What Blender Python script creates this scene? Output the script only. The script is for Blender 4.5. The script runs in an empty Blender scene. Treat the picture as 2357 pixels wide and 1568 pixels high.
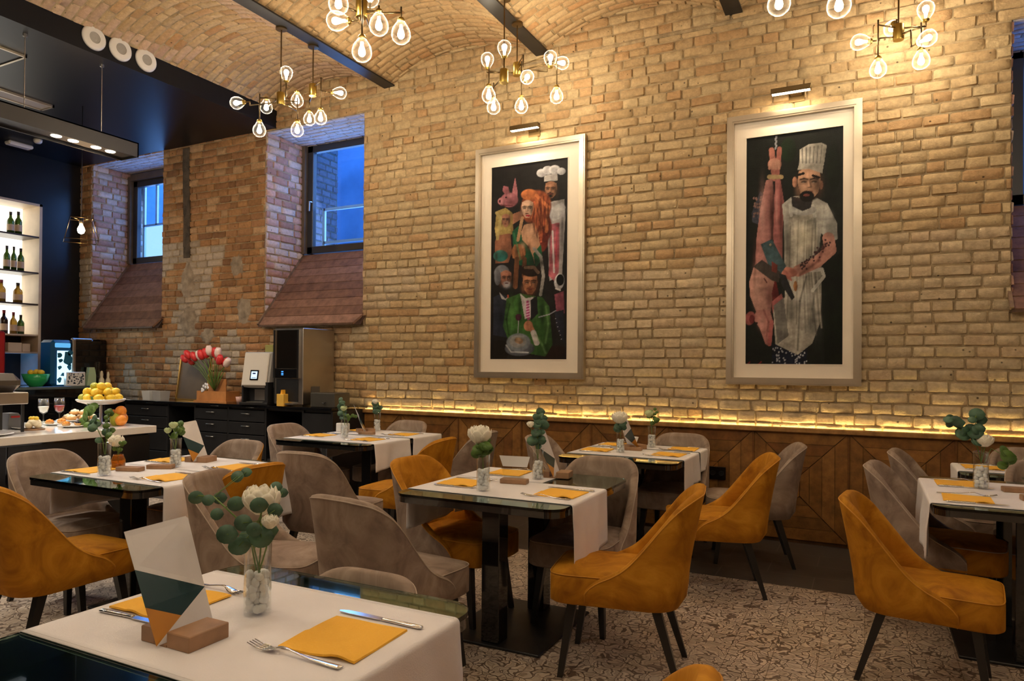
import bpy, math, random
import numpy as np
from mathutils import Vector, Matrix, noise, Euler
random.seed(7); rnd=random.random
D=bpy.data; S=bpy.context.scene; C=S.collection
PI=math.pi
# ------------------------------------------------------------------ camera
cam=D.cameras.new('camera'); co=D.objects.new('camera',cam); C.objects.link(co); S.camera=co
yaw,pit,rol=math.radians(26.84),math.radians(.46),math.radians(.44)
r0=Vector((math.cos(yaw),math.sin(yaw),0)); f0=Vector((-math.sin(yaw),math.cos(yaw),0)); u0=Vector((0,0,1))
f1=f0*math.cos(pit)+u0*math.sin(pit); u1=u0*math.cos(pit)-f0*math.sin(pit)
r2=r0*math.cos(rol)+u1*math.sin(rol); u2=u1*math.cos(rol)-r0*math.sin(rol)
mw=Matrix((r2,u2,-f1)).transposed().to_4x4(); mw.translation=(0,0,1.4); co.matrix_world=mw
cam.sensor_width=36; cam.lens=36*1608.5/2357; cam.shift_y=46/2357; cam.clip_start=.02
# ------------------------------------------------------------------ world, exposure
w=D.worlds.new('dusk'); S.world=w; w.use_nodes=True
bg=w.node_tree.nodes['Background']; bg.inputs[0].default_value=(.07,.27,.85,1); bg.inputs[1].default_value=4.2
S.view_settings.view_transform='Standard'; S.view_settings.look='None'; S.view_settings.gamma=1; S.view_settings.use_curve_mapping=False
S.view_settings.exposure=0.0
BULB=2.7
def arealight(name,loc,direction,sx,sy,col,e,parent=None,spread=PI):
    l=D.lights.new(name,'AREA'); l.shape='RECTANGLE'; l.size=sx; l.size_y=sy; l.color=col; l.energy=e; l.spread=spread
    o=D.objects.new(name,l); C.objects.link(o); o.location=loc; o.rotation_euler=Vector(direction).to_track_quat('-Z','Y').to_euler()
    if parent: o.parent=parent
    return o
# blue dusk daylight coming in at the three windows
for i,(x,w_,z) in enumerate(((-5.5,1.5,3.5),(-8.9,1.4,3.5),(1.7,1.2,3.2))):
    arealight('window_daylight',(x,7.05,z),(0,-1,-.45),w_,1.4,(.30,.52,1),(34,30,8)[i])
# ------------------------------------------------------------------ materials
def nt(name):
    m=D.materials.new(name); m.use_nodes=True; t=m.node_tree; return m,t,t.nodes['Principled BSDF'],t.nodes,t.links
def P(name,col,rough=.5,metal=0,spec=.5,trans=0,emis=None,es=0,coat=0,sheen=0,ior=1.5,alpha=1,var=0,vs=20,bump=0,bs=60,vcol=None):
    m,t,b,N,L=nt(name)
    c=(*col,1)
    b.inputs['Base Color'].default_value=c; b.inputs['Roughness'].default_value=rough; b.inputs['Metallic'].default_value=metal
    b.inputs['Specular IOR Level'].default_value=spec; b.inputs['Transmission Weight'].default_value=trans; b.inputs['IOR'].default_value=ior
    b.inputs['Coat Weight'].default_value=coat; b.inputs['Sheen Weight'].default_value=sheen; b.inputs['Alpha'].default_value=alpha
    if sheen: b.inputs['Sheen Roughness'].default_value=.4; b.inputs['Sheen Tint'].default_value=c
    if emis: b.inputs['Emission Color'].default_value=(*emis,1); b.inputs['Emission Strength'].default_value=es
    if var or bump:
        tc=N.new('ShaderNodeTexCoord')
    if var:
        n=N.new('ShaderNodeTexNoise'); n.inputs['Scale'].default_value=vs; n.inputs['Detail'].default_value=5
        L.new(tc.outputs['Object'],n.inputs['Vector'])
        r=N.new('ShaderNodeValToRGB'); r.color_ramp.elements[0].position=.3; r.color_ramp.elements[1].position=.72
        r.color_ramp.elements[0].color=(*[q*(1-var) for q in col],1)
        r.color_ramp.elements[1].color=(*[min(1,q*(1+var)) for q in (vcol or col)],1)
        L.new(n.outputs['Fac'],r.inputs[0]); L.new(r.outputs[0],b.inputs['Base Color'])
    if bump:
        n2=N.new('ShaderNodeTexNoise'); n2.inputs['Scale'].default_value=bs; n2.inputs['Detail'].default_value=6
        L.new(tc.outputs['Object'],n2.inputs['Vector'])
        bp=N.new('ShaderNodeBump'); bp.inputs['Strength'].default_value=bump; bp.inputs['Distance'].default_value=.01
        L.new(n2.outputs['Fac'],bp.inputs['Height']); L.new(bp.outputs[0],b.inputs['Normal'])
    return m
def attrmat(name,attr='col',rough=.85,var=.18,vs=30,bump=.5,bs=80,spec=.25,pits=False):
    m,t,b,N,L=nt(name)
    a=N.new('ShaderNodeAttribute'); a.attribute_name=attr; tc=N.new('ShaderNodeTexCoord')
    n=N.new('ShaderNodeTexNoise'); n.inputs['Scale'].default_value=vs; n.inputs['Detail'].default_value=6; n.inputs['Roughness'].default_value=.65
    L.new(tc.outputs['Object'],n.inputs['Vector'])
    mr=N.new('ShaderNodeMapRange'); mr.inputs[1].default_value=.3; mr.inputs[2].default_value=.7; mr.inputs[3].default_value=1-var; mr.inputs[4].default_value=1+var
    L.new(n.outputs['Fac'],mr.inputs[0])
    mx=N.new('ShaderNodeVectorMath'); mx.operation='SCALE'; L.new(a.outputs['Color'],mx.inputs[0]); L.new(mr.outputs[0],mx.inputs['Scale'])
    src=mx.outputs[0]
    if pits:
        v=N.new('ShaderNodeTexVoronoi'); v.inputs['Scale'].default_value=9; L.new(tc.outputs['Object'],v.inputs['Vector'])
        m2=N.new('ShaderNodeMapRange'); m2.inputs[1].default_value=.05; m2.inputs[2].default_value=.09; m2.inputs[3].default_value=.25; m2.inputs[4].default_value=1
        L.new(v.outputs['Distance'],m2.inputs[0])
        mm=N.new('ShaderNodeVectorMath'); mm.operation='SCALE'; L.new(src,mm.inputs[0]); L.new(m2.outputs[0],mm.inputs['Scale']); src=mm.outputs[0]
    L.new(src,b.inputs['Base Color'])
    b.inputs['Roughness'].default_value=rough; b.inputs['Specular IOR Level'].default_value=spec
    if bump:
        n2=N.new('ShaderNodeTexNoise'); n2.inputs['Scale'].default_value=bs; n2.inputs['Detail'].default_value=8
        L.new(tc.outputs['Object'],n2.inputs['Vector'])
        bp=N.new('ShaderNodeBump'); bp.inputs['Strength'].default_value=bump; bp.inputs['Distance'].default_value=.008
        L.new(n2.outputs['Fac'],bp.inputs['Height']); L.new(bp.outputs[0],b.inputs['Normal'])
    return m
def emit(name,col,s,sample=True,transp=False):
    m=D.materials.new(name); m.use_nodes=True; t=m.node_tree; t.nodes.clear()
    o=t.nodes.new('ShaderNodeOutputMaterial'); e=t.nodes.new('ShaderNodeEmission'); e.inputs[0].default_value=(*col,1); e.inputs[1].default_value=s
    if transp:
        tr=t.nodes.new('ShaderNodeBsdfTransparent'); a=t.nodes.new('ShaderNodeAddShader'); t.links.new(e.outputs[0],a.inputs[0]); t.links.new(tr.outputs[0],a.inputs[1]); t.links.new(a.outputs[0],o.inputs[0])
    else: t.links.new(e.outputs[0],o.inputs[0])
    if not sample: m.cycles.emission_sampling='NONE'
    return m
def thin_glass(name,tint=(1,1,1),rough=.02,refl=.05,edge=.75,col=(1,1,1)):
    m=D.materials.new(name); m.use_nodes=True; t=m.node_tree; t.nodes.clear(); N=t.nodes; L=t.links
    o=N.new('ShaderNodeOutputMaterial'); tr=N.new('ShaderNodeBsdfTransparent'); tr.inputs[0].default_value=(*tint,1)
    g=N.new('ShaderNodeBsdfGlossy'); g.inputs['Roughness'].default_value=rough; g.inputs[0].default_value=(*col,1)
    lw=N.new('ShaderNodeLayerWeight'); lw.inputs[0].default_value=.35
    mr=N.new('ShaderNodeMapRange'); mr.inputs[3].default_value=refl; mr.inputs[4].default_value=edge; L.new(lw.outputs['Facing'],mr.inputs[0])
    pw=N.new('ShaderNodeMath'); pw.operation='POWER'; pw.inputs[1].default_value=1.6; L.new(mr.outputs[0],pw.inputs[0])
    mx=N.new('ShaderNodeMixShader'); L.new(pw.outputs[0],mx.inputs[0]); L.new(tr.outputs[0],mx.inputs[1]); L.new(g.outputs[0],mx.inputs[2]); L.new(mx.outputs[0],o.inputs[0])
    return m
def globe_glass():
    m=D.materials.new('globe_glass'); m.use_nodes=True; t=m.node_tree; t.nodes.clear(); N=t.nodes; L=t.links
    o=N.new('ShaderNodeOutputMaterial'); tr=N.new('ShaderNodeBsdfTransparent'); g=N.new('ShaderNodeBsdfGlossy'); g.inputs['Roughness'].default_value=.06
    tl=N.new('ShaderNodeBsdfTranslucent'); tl.inputs[0].default_value=(1,.97,.92,1); a=N.new('ShaderNodeMixShader'); a.inputs[0].default_value=.35; L.new(tl.outputs[0],a.inputs[1]); L.new(g.outputs[0],a.inputs[2])
    lw=N.new('ShaderNodeLayerWeight'); lw.inputs[0].default_value=.5; pw=N.new('ShaderNodeMath'); pw.operation='POWER'; pw.inputs[1].default_value=3.6; L.new(lw.outputs['Facing'],pw.inputs[0])
    mr=N.new('ShaderNodeMapRange'); mr.inputs[3].default_value=.006; mr.inputs[4].default_value=.42; L.new(pw.outputs[0],mr.inputs[0])
    mx=N.new('ShaderNodeMixShader'); L.new(mr.outputs[0],mx.inputs[0]); L.new(tr.outputs[0],mx.inputs[1]); L.new(a.outputs[0],mx.inputs[2]); L.new(mx.outputs[0],o.inputs[0]); return m
def velvet(name,col,lite,dark):
    m,t,b,N,L=nt(name); tc=N.new('ShaderNodeTexCoord')
    n=N.new('ShaderNodeTexNoise'); n.inputs['Scale'].default_value=5.5; n.inputs['Detail'].default_value=7; n.inputs['Roughness'].default_value=.6; n.inputs['Distortion'].default_value=1.2
    L.new(tc.outputs['Object'],n.inputs['Vector']); r=N.new('ShaderNodeValToRGB'); e=r.color_ramp.elements
    e[0].position=.28; e[0].color=(*dark,1); e[1].position=.75; e[1].color=(*lite,1); k=e.new(.5); k.color=(*col,1)
    L.new(n.outputs['Fac'],r.inputs[0]); L.new(r.outputs[0],b.inputs['Base Color'])
    b.inputs['Roughness'].default_value=.75; b.inputs['Specular IOR Level'].default_value=.2
    b.inputs['Sheen Weight'].default_value=.35; b.inputs['Sheen Roughness'].default_value=.35; b.inputs['Sheen Tint'].default_value=(*lite,1)
    return m
M={}
M['brick']=attrmat('brick',pits=True,bump=.6,bs=70); M['mortar']=P('mortar',(.37,.28,.16),.95,var=.35,vs=14,bump=.8,bs=40)
M['plank']=attrmat('plank',rough=.5,var=.38,vs=11,bump=.2,spec=.3)
M['paint']=attrmat('paint',rough=.6,var=.12,vs=60,bump=.15,bs=120,spec=.2)
M['black']=P('black_paint',(.008,.009,.011),.28,spec=.5); M['blackceil']=P('black_ceiling_paint',(.005,.006,.009),.40,spec=.28)
M['blackmatt']=P('black_steel',(.011,.011,.012),.42,var=.2,vs=8); M['blackpanel']=P('black_gloss_panel',(.006,.006,.007),.08,coat=.6)
M['leg']=P('black_wood',(.009,.008,.008),.35,coat=.2)
M['mustard']=velvet('mustard_velvet',(.45,.185,.009),(.64,.30,.024),(.25,.088,.004))
M['taupe']=velvet('taupe_velvet',(.30,.225,.175),(.46,.365,.29),(.17,.12,.092))
M['pipeM']=P('mustard_piping',(.58,.25,.015),.6,sheen=.4); M['pipeT']=P('taupe_piping',(.42,.33,.26),.6,sheen=.4)
M['cloth']=P('white_cotton',(.81,.785,.80),.85,var=.03,vs=6,bump=.12,bs=260,sheen=.15)
M['napkin']=P('yellow_paper',(.93,.50,.045),.8,bump=.25,bs=160)
M['steel']=P('cutlery_steel',(.72,.71,.70),.16,1); M['brushed']=P('brushed_steel',(.50,.47,.43),.33,1,var=.12,vs=3)
M['champ']=P('champagne_frame',(.50,.43,.33),.34,.9,var=.1,vs=4); M['mat']=P('cream_mount',(.80,.72,.60),.8)
M['brass']=P('brass',(.42,.29,.07),.3,1); M['dkbrass']=P('dark_brass',(.16,.11,.05),.35,1)
M['tglass']=P('green_glass',(.62,.90,.80),.015,trans=1,ior=1.5); M['gedge']=P('green_glass_edge',(.008,.09,.06),.08,coat=.6)
M['tabtop']=P('black_tabletop',(.012,.012,.012),.05,spec=.9,coat=.8)
M['glass']=thin_glass('clear_glass',(.97,.985,.98)); M['globe']=globe_glass(); M['wglass']=thin_glass('window_glass',(.75,.88,1),.01,.04,.4)
M['bulb']=emit('warm_bulb',(1,.82,.56),30,False,True)
M['led']=emit('led_strip',(1,.70,.27),34); M['shelfback']=emit('lit_shelf_back',(1,.93,.80),3.2)
M['picled']=emit('picture_lamp_led',(1,.80,.52),14); M['down']=emit('downlight_lens',(1,.88,.68),14,False)
M['pebble']=P('white_pebbles',(.86,.85,.86),.45,var=.08,vs=30); M['stem']=P('green_stem',(.13,.22,.04),.5)
M['leafE']=P('eucalyptus_leaf',(.060,.125,.080),.5,var=.35,vs=18,vcol=(.08,.17,.10)); M['leafG']=P('green_leaf',(.10,.19,.035),.5,var=.3,vs=18)
M['petal']=P('ivory_petals',(.90,.86,.72),.6,sheen=.2); M['petalG']=P('pale_green_petals',(.55,.66,.36),.6)
M['oak']=P('oak_block',(.34,.19,.10),.5,var=.25,vs=14); M['cardw']=P('white_card',(.78,.76,.77),.4); M['cardteal']=P('teal_card',(.014,.05,.058),.35); M['cardor']=P('ochre_card',(.58,.24,.025),.4)
M['white']=P('white_ceramic',(.82,.81,.79),.2); M['plastic']=P('white_plastic',(.68,.66,.62),.4); M['grille']=P('grey_grille',(.36,.34,.31),.6)
M['marble']=P('white_marble',(.86,.83,.80),.12,var=.06,vs=2.5,coat=.3); M['lemon']=P('lemon_skin',(.90,.62,.05),.4,bump=.15,bs=200); M['lime']=P('green_lemon_skin',(.42,.42,.04),.4)
M['orange']=P('orange_skin',(.85,.30,.03),.42,bump=.2,bs=220); M['cream']=P('cream',(.92,.83,.60),.5); M['crust']=P('pastry_crust',(.62,.34,.12),.6,var=.3,vs=30); M['berry']=P('dark_berries',(.02,.015,.03),.2)
M['red']=P('red_enamel',(.35,.012,.015),.3); M['greenbowl']=P('green_bowl',(.04,.55,.16),.25,trans=.35); M['winfr']=P('window_frame_grey',(.035,.036,.038),.4)
M['winwood']=P('window_lining',(.13,.095,.06),.5,var=.2,vs=6)
M['amber']=P('amber_glass',(.75,.33,.04),.05,trans=.8)
M['curt']=emit('lit_curtain_across_the_yard',(.50,.72,1),1.6); M['winwh']=P('white_window_bars',(.75,.82,.9),.4)
# ------------------------------------------------------------------ mesh helpers
class MB:
    def __init__(s): s.v=[]; s.f=[]; s.m=[]; s.c=[]
    def add(s,v,f,mi=0,col=None):
        n=len(s.v); s.v+=[tuple(q) for q in v]; s.f+=[tuple(n+i for i in q) for q in f]; s.m+=[mi]*len(f)
        if col is not None: s.c+=[col]*len(v)
        return s
    def box(s,x0,x1,y0,y1,z0,z1,mi=0,col=None,bev=0,R=None,o=(0,0,0)):
        if bev:
            b=min(bev,(x1-x0)*.45,(y1-y0)*.45,(z1-z0)*.45); X=(x0,x0+b,x1-b,x1);Y=(y0,y0+b,y1-b,y1);Z=(z0,z0+b,z1-b,z1)
            v=[];idx={}
            for i in range(4):
                for j in range(4):
                    for k in range(4):
                        e=(i in(0,3))+(j in(0,3))+(k in(0,3))
                        if e==1: idx[(i,j,k)]=len(v); v.append((X[i],Y[j],Z[k]))
            f=[]
            g=lambda *a:[idx[q] for q in a]
            for k in (0,3): f.append(g((1,1,k),(2,1,k),(2,2,k),(1,2,k)) if k else g((1,2,k),(2,2,k),(2,1,k),(1,1,k)))
            for j in (0,3): f.append(g((1,j,1),(2,j,1),(2,j,2),(1,j,2)) if not j else g((1,j,2),(2,j,2),(2,j,1),(1,j,1)))
            for i in (0,3): f.append(g((i,1,1),(i,2,1),(i,2,2),(i,1,2)) if i else g((i,1,2),(i,2,2),(i,2,1),(i,1,1)))
            for a,A in ((1,0),(2,3)):
                for b_,B in ((1,0),(2,3)):
                    f.append(g((a,B,1),(a,B,2),(A,b_,2),(A,b_,1))); f.append(g((1,a,B),(2,a,B),(2,A,b_),(1,A,b_))); f.append(g((a,1,B),(a,2,B),(A,2,b_),(A,1,b_)))
                    for c_,Cc in ((1,0),(2,3)): f.append(g((A,b_,c_),(a,B,c_),(a,b_,Cc)))
        else:
            v=[(x,y,z) for x in(x0,x1) for y in(y0,y1) for z in(z0,z1)]
            f=[(0,1,3,2),(4,6,7,5),(0,4,5,1),(2,3,7,6),(0,2,6,4),(1,5,7,3)]
        if R is not None:
            v=[tuple(R@Vector(q)+Vector(o)) for q in v]
        elif o!=(0,0,0): v=[(q[0]+o[0],q[1]+o[1],q[2]+o[2]) for q in v]
        return s.add(v,f,mi,col)
    def tube(s,pts,r,n=8,mi=0,cap=True,col=None,closed=False):
        pts=[Vector(p) for p in pts]; k=len(pts); rr=r if hasattr(r,'__len__') else [r]*k
        up=Vector((0,0,1)); v=[]; prev=None
        for i,p in enumerate(pts):
            if closed: d=pts[(i+1)%k]-pts[i-1]
            else: d=pts[min(i+1,k-1)]-pts[max(i-1,0)]
            d.normalize()
            if prev is None:
                a=d.cross(up)
                if a.length<1e-3: a=d.cross(Vector((1,0,0)))
                a.normalize()
            else:
                a=prev-d*prev.dot(d); a.normalize()
            prev=a; b=d.cross(a)
            for j in range(n):
                t=2*PI*j/n; v.append(p+(a*math.cos(t)+b*math.sin(t))*rr[i])
        f=[]
        for i in range(k if closed else k-1):
            for j in range(n):
                i2=(i+1)%k; f.append((i*n+j,i*n+(j+1)%n,i2*n+(j+1)%n,i2*n+j))
        if cap and not closed: f.append(tuple(range(n))[::-1]); f.append(tuple((k-1)*n+j for j in range(n)))
        return s.add(v,f,mi,col)
    def lathe(s,prof,n=20,o=(0,0,0),mi=0,col=None,R=None,sx=1,sy=1,cap=True):
        v=[];k=len(prof)
        for r,z in prof:
            for j in range(n):
                t=2*PI*j/n; q=Vector((r*math.cos(t)*sx,r*math.sin(t)*sy,z))
                if R is not None: q=R@q
                v.append(q+Vector(o))
        f=[(i*n+j,i*n+(j+1)%n,(i+1)*n+(j+1)%n,(i+1)*n+j) for i in range(k-1) for j in range(n)]
        if cap and prof[0][0]>1e-4: f.append(tuple(range(n))[::-1])
        if cap and prof[-1][0]>1e-4: f.append(tuple((k-1)*n+j for j in range(n)))
        return s.add(v,f,mi,col)
    def ball(s,o,r,n=10,mi=0,col=None,sc=(1,1,1),R=None):
        k=max(5,n//2+1); prof=[(math.sin(PI*i/k)*1.0 if 0<i<k else 0.0,-math.cos(PI*i/k)) for i in range(k+1)]
        v=[];
        for a,z in prof:
            for j in range(n):
                t=2*PI*j/n; q=Vector((a*math.cos(t)*sc[0]*r,a*math.sin(t)*sc[1]*r,z*sc[2]*r))
                if R is not None: q=R@q
                v.append(q+Vector(o))
        f=[(i*n+j,i*n+(j+1)%n,(i+1)*n+(j+1)%n,(i+1)*n+j) for i in range(k) for j in range(n)]
        return s.add(v,f,mi,col)
    def prism(s,poly,z0,z1,mi=0,R=None,o=(0,0,0),col=None):
        n=len(poly); v=[(x,y,z0) for x,y in poly]+[(x,y,z1) for x,y in poly]
        if R is not None: v=[R@Vector(q)+Vector(o) for q in v]
        f=[tuple(range(n))[::-1],tuple(range(n,2*n))]+[(i,(i+1)%n,n+(i+1)%n,n+i) for i in range(n)]
        return s.add(v,f,mi,col)
    def grid(s,fn,nu,nv,mi=0,col=None,flip=False):
        v=[fn(i/nu,j/nv) for j in range(nv+1) for i in range(nu+1)]
        f=[]
        for j in range(nv):
            for i in range(nu):
                a=j*(nu+1)+i; q=(a,a+1,a+nu+2,a+nu+1); f.append(q[::-1] if flip else q)
        return s.add(v,f,mi,col)
    def build(s,name,mats,parent=None,smooth=False,link=True,weld=False):
        me=D.meshes.new(name); me.from_pydata(s.v,[],s.f)
        for m in (mats if isinstance(mats,(list,tuple)) else [mats]): me.materials.append(m)
        me.polygons.foreach_set('material_index',s.m)
        if smooth: me.polygons.foreach_set('use_smooth',[True]*len(s.f))
        if s.c and len(s.c)==len(s.v):
            a=me.color_attributes.new('col','FLOAT_COLOR','POINT'); a.data.foreach_set('color',np.array([(*c,1) for c in s.c],'f').ravel())
        me.validate()
        if smooth=='auto': me.shade_auto_smooth if False else None
        o=D.objects.new(name,me)
        if link: C.objects.link(o)
        if parent: o.parent=parent
        return o
def sharp(o,ang=35):
    me=o.data; me.polygons.foreach_set('use_smooth',[True]*len(me.polygons))
    try: me.set_sharp_from_angle(angle=math.radians(ang))
    except Exception: pass
    return o
def tag(o,label=None,cat=None,group=None,kind=None):
    if label: o['label']=label
    if cat: o['category']=cat
    if group: o['group']=group
    if kind: o['kind']=kind
    return o
def empty(name,loc=(0,0,0),rz=0,label=None,cat=None,group=None):
    o=D.objects.new(name,None); C.objects.link(o); o.location=loc; o.rotation_euler=(0,0,rz); o.empty_display_size=.1
    return tag(o,label,cat,group)
KIDS={}
def dup(o,loc,rz,label=None,group=None,parent=None):
    c=o.copy(); C.objects.link(c)
    if parent is None:
        c.location=loc; c.rotation_euler=(0,0,rz)
        if label: c['label']=label
        if group: c['group']=group
    else: c.parent=parent
    for ch in list(o.children): dup(ch,None,None,parent=c)
    return c
def struct(o): o['kind']='structure'; return o
# ------------------------------------------------------------------ bricks
def bricks(mb,fn,v0,v1,ivals,colfn,ch=.087,off=0,H=.013,nu=6,nv=4):
    """rows of slightly irregular worn bricks; fn(u,v,h) places a point h in front of the mortar"""
    rows=int(round((v1-v0)/ch))
    for r in range(rows):
        a=v0+r*ch; b=min(v1,a+ch); vm=(a+b)/2
        for (ua,ub) in ivals(vm):
            u=ua-(rnd()*.2)
            while u<ub:
                L=random.choice((.25,.235,.13,.125,.17,.20,.145,.26))
                x0=max(u,ua); x1=min(u+L,ub); u+=L
                if x1-x0<.03: continue
                j=.0045; X0=x0+j*(.3+rnd()*.7);X1=x1-j*(.3+rnd()*.7);Y0=a+j*(.5+rnd()*.6);Y1=b-j*(.5+rnd()*.6)
                if X1-X0<.02 or Y1-Y0<.02: continue
                c=colfn((x0+x1)/2,vm); h0=H*(.75+rnd()*.6); tl=(rnd()-.5)*.005; tv=(rnd()-.5)*.004
                n=nu if (x1-x0)>.16 else 4
                us=[0,.045]+[i/(n-2) for i in range(1,n-2)]+[.955,1]; vs=[0,.12,.5,.88,1] if nv==4 else [0,.15,.85,1]
                v=[];sd=rnd()*50
                for jv,t in enumerate(vs):
                    for iu,s_ in enumerate(us):
                        uu=X0+(X1-X0)*s_; vv=Y0+(Y1-Y0)*t
                        edge=(iu in(0,len(us)-1)) or (jv in(0,len(vs)-1))
                        corner=(iu in(0,len(us)-1)) and (jv in(0,len(vs)-1))
                        nz=noise.noise((uu*14+sd,vv*14,sd)); n2=noise.noise((uu*22,vv*22+sd,3.1))
                        if edge:
                            h=-.002; uu+=n2*.006; vv+=nz*.0055
                            if corner: uu+=(.014 if iu==0 else -.014); vv+=(.011 if jv==0 else -.011)
                        else: h=h0+tl*(s_-.5)*2+tv*(t-.5)*2+nz*.005+n2*.002; uu+=n2*.003
                        vv+=.012*noise.noise((uu*1.1,vv*2.3,77)); v.append(fn(uu,vv,h))
                w_=len(us); f=[(q*w_+p,q*w_+p+1,(q+1)*w_+p+1,(q+1)*w_+p) for q in range(len(vs)-1) for p in range(w_-1)]
                mb.add(v,f,0,c)
def mixc(a,b,t): return tuple(a[i]*(1-t)+b[i]*t for i in range(3))
PALE=[(.55,.42,.255),(.53,.40,.24),(.57,.45,.28),(.50,.37,.215),(.54,.43,.27),(.51,.375,.22),(.50,.335,.185)]
WARM=[(.44,.26,.13),(.40,.23,.11),(.48,.30,.16),(.36,.21,.11),(.42,.24,.13),(.52,.36,.22),(.30,.17,.09)]
ROSE=[(.52,.33,.26),(.56,.42,.34),(.45,.26,.20),(.60,.48,.40),(.40,.22,.16)]
GREY=[(.56,.48,.37),(.52,.45,.35),(.60,.51,.39)]
def shade(c,k=.12):
    q=1+(rnd()-.5)*2*k; return tuple(min(1,x*q) for x in c)
def tone(c): return (c[0]*.90,c[1]*.855,c[2]*.76)
def wallcol(u,v):
    n=noise.noise((u*.9,v*.9,5))
    if u<-6.2:
        n2=noise.noise((u*1.8,v*1.3,9))
        if abs(u+7.72-.12*math.sin(v*3))<.22 and v<3.0: return shade((.42,.34,.25),.2)
        if n2>.28 and v<3: return shade((.46,.38,.29),.15)
        return tuple(x*q for x,q in zip(shade(random.choice(WARM),.18),(.95,.86,.74)))
    t=min(1,max(0,(-4.6-u)/1.2))
    c=random.choice(PALE)
    if v<2.4 and n>-.15: c=mixc(c,random.choice(GREY),.6)
    if t>0 and rnd()<t*.8: c=mixc(c,random.choice(WARM),.6)
    return tone(shade(c,.06))
YW=6.09
def wall_iv(v):
    iv=[(-10.05,4.6)]
    def cut(a,b):
        out=[]
        for p,q in iv:
            if b<=p or a>=q: out.append((p,q)); continue
            if a>p: out.append((p,a))
            if b<q: out.append((b,q))
        iv[:]=out
    if 1.86<v<4.17: cut(-6.39,-4.915)
    if 1.88<v<4.20: cut(-9.73,-8.22)
    if 1.83<v<3.92: cut(.93,2.45)
    return [i for i in iv if i[1]-i[0]>.05]
PLASTER=P('old_plaster_patch',(.34,.27,.19),.95,var=.4,vs=12,bump=1,bs=26)
mb=MB(); bricks(mb,lambda u,v,h:(u,YW-h,v),0.0,4.785,wall_iv,wallcol)
# mortar bed with the three window openings
def bed(mb,x0,x1,z0,z1,y): mb.add([(x0,y,z0),(x1,y,z0),(x1,y,z1),(x0,y,z1)],[(0,1,2,3)],1,(.3,.2,.1))
for x0,x1,z0,z1 in ((-10.05,4.6,0,1.80),(-10.05,-9.73,1.8,4.8),(-9.73,-8.22,4.2,4.8),(-8.22,-6.39,1.8,4.8),(-6.39,-4.915,4.17,4.8),(-4.915,.93,1.8,4.8),(.93,2.45,3.92,4.8),(2.45,4.6,1.8,4.8)): bed(mb,x0,x1,z0,z1,YW)
for x0,x1,z1 in ((-9.73,-8.22,1.88),(-6.39,-4.915,1.86),(.93,2.45,1.83)): bed(mb,x0,x1,1.8,z1,YW)
# window niche sides and heads
rose=lambda u,v:shade(random.choice(ROSE),.12)
for x,z0,z1 in ((-9.73,1.85,4.2),(-6.39,1.85,4.17),(.93,1.83,3.92)):
    bricks(mb,lambda u,v,h,x=x:(x+h,u,v),z0,z1,lambda v:[(YW,6.86)],rose)
    mb.add([(x,YW-.005,z0),(x,6.9,z0),(x,6.9,z1),(x,YW-.005,z1)],[(0,1,2,3)],1,(.3,.2,.1))
for x,z0,z1 in ((-8.22,1.85,4.2),(-4.915,1.85,4.17),(2.45,1.83,3.92)):
    bricks(mb,lambda u,v,h,x=x:(x-h,u,v),z0,z1,lambda v:[(YW,6.86)],rose)
    mb.add([(x,YW-.005,z0),(x,YW-.005,z1),(x,6.9,z1),(x,6.9,z0)],[(0,1,2,3)],1,(.3,.2,.1))
for x0,x1,z in ((-9.73,-8.22,4.2),(-6.39,-4.915,4.17),(.93,2.45,3.92)):
    bricks(mb,lambda u,v,h,z=z:(u,v,z-h),YW,6.86,lambda v,a=x0,b=x1:[(a,b)],lambda u,v:shade((.60,.55,.52),.08),H=.006)
    mb.add([(x0,YW-.005,z),(x1,YW-.005,z),(x1,6.9,z),(x0,6.9,z)],[(0,1,2,3)],1,(.3,.2,.1))
    mb.add([(x0,YW,1.8),(x1,YW,1.8),(x1,6.9,1.8),(x0,6.9,1.8)],[(0,1,2,3)],1,(.3,.2,.1))
wl=struct(sharp(mb.build('wall_back',[M['brick'],M['mortar']]),60))
mb=MB(); mb.box(-6.2,2.3,YW-.016,YW+.01,4.31,4.335); struct(mb.build('trim_1',M['mortar']))
mb=MB(); z=2.75; x=-7.73
while z<4.15: x+=random.uniform(-.012,.012); mb.box(x-.065,x+.06,YW-.022,YW+.01,z,z+.15,0,None,.006); z+=.14
struct(mb.build('trim_6',P('sooty_chase',(.085,.065,.045),.95,var=.5,vs=9,bump=1,bs=30)))
for (cx,cz,rx,rz) in ((-7.72,2.45,.17,.30),(-7.70,1.95,.20,.25),(-6.72,2.05,.16,.22),(-6.85,2.6,.15,.18),(-7.35,1.75,.16,.12)):
    mb=MB(); n=22; v=[(cx,YW-.021,cz)]
    for k,q in ((.6,-.020),(1,.004)): v+=[(cx+rx*k*math.cos(2*PI*j/n)*(1+.3*noise.noise((j*.9,cx,cz))),YW+q,cz+rz*k*math.sin(2*PI*j/n)*(1+.3*noise.noise((j*.8,cz,cx)))) for j in range(n)]
    mb.add(v,[(0,1+(j+1)%n,1+j) for j in range(n)]+[(1+j,1+(j+1)%n,1+n+(j+1)%n,1+n+j) for j in range(n)]); struct(mb.build('trim_7',PLASTER,None,True))
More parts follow.
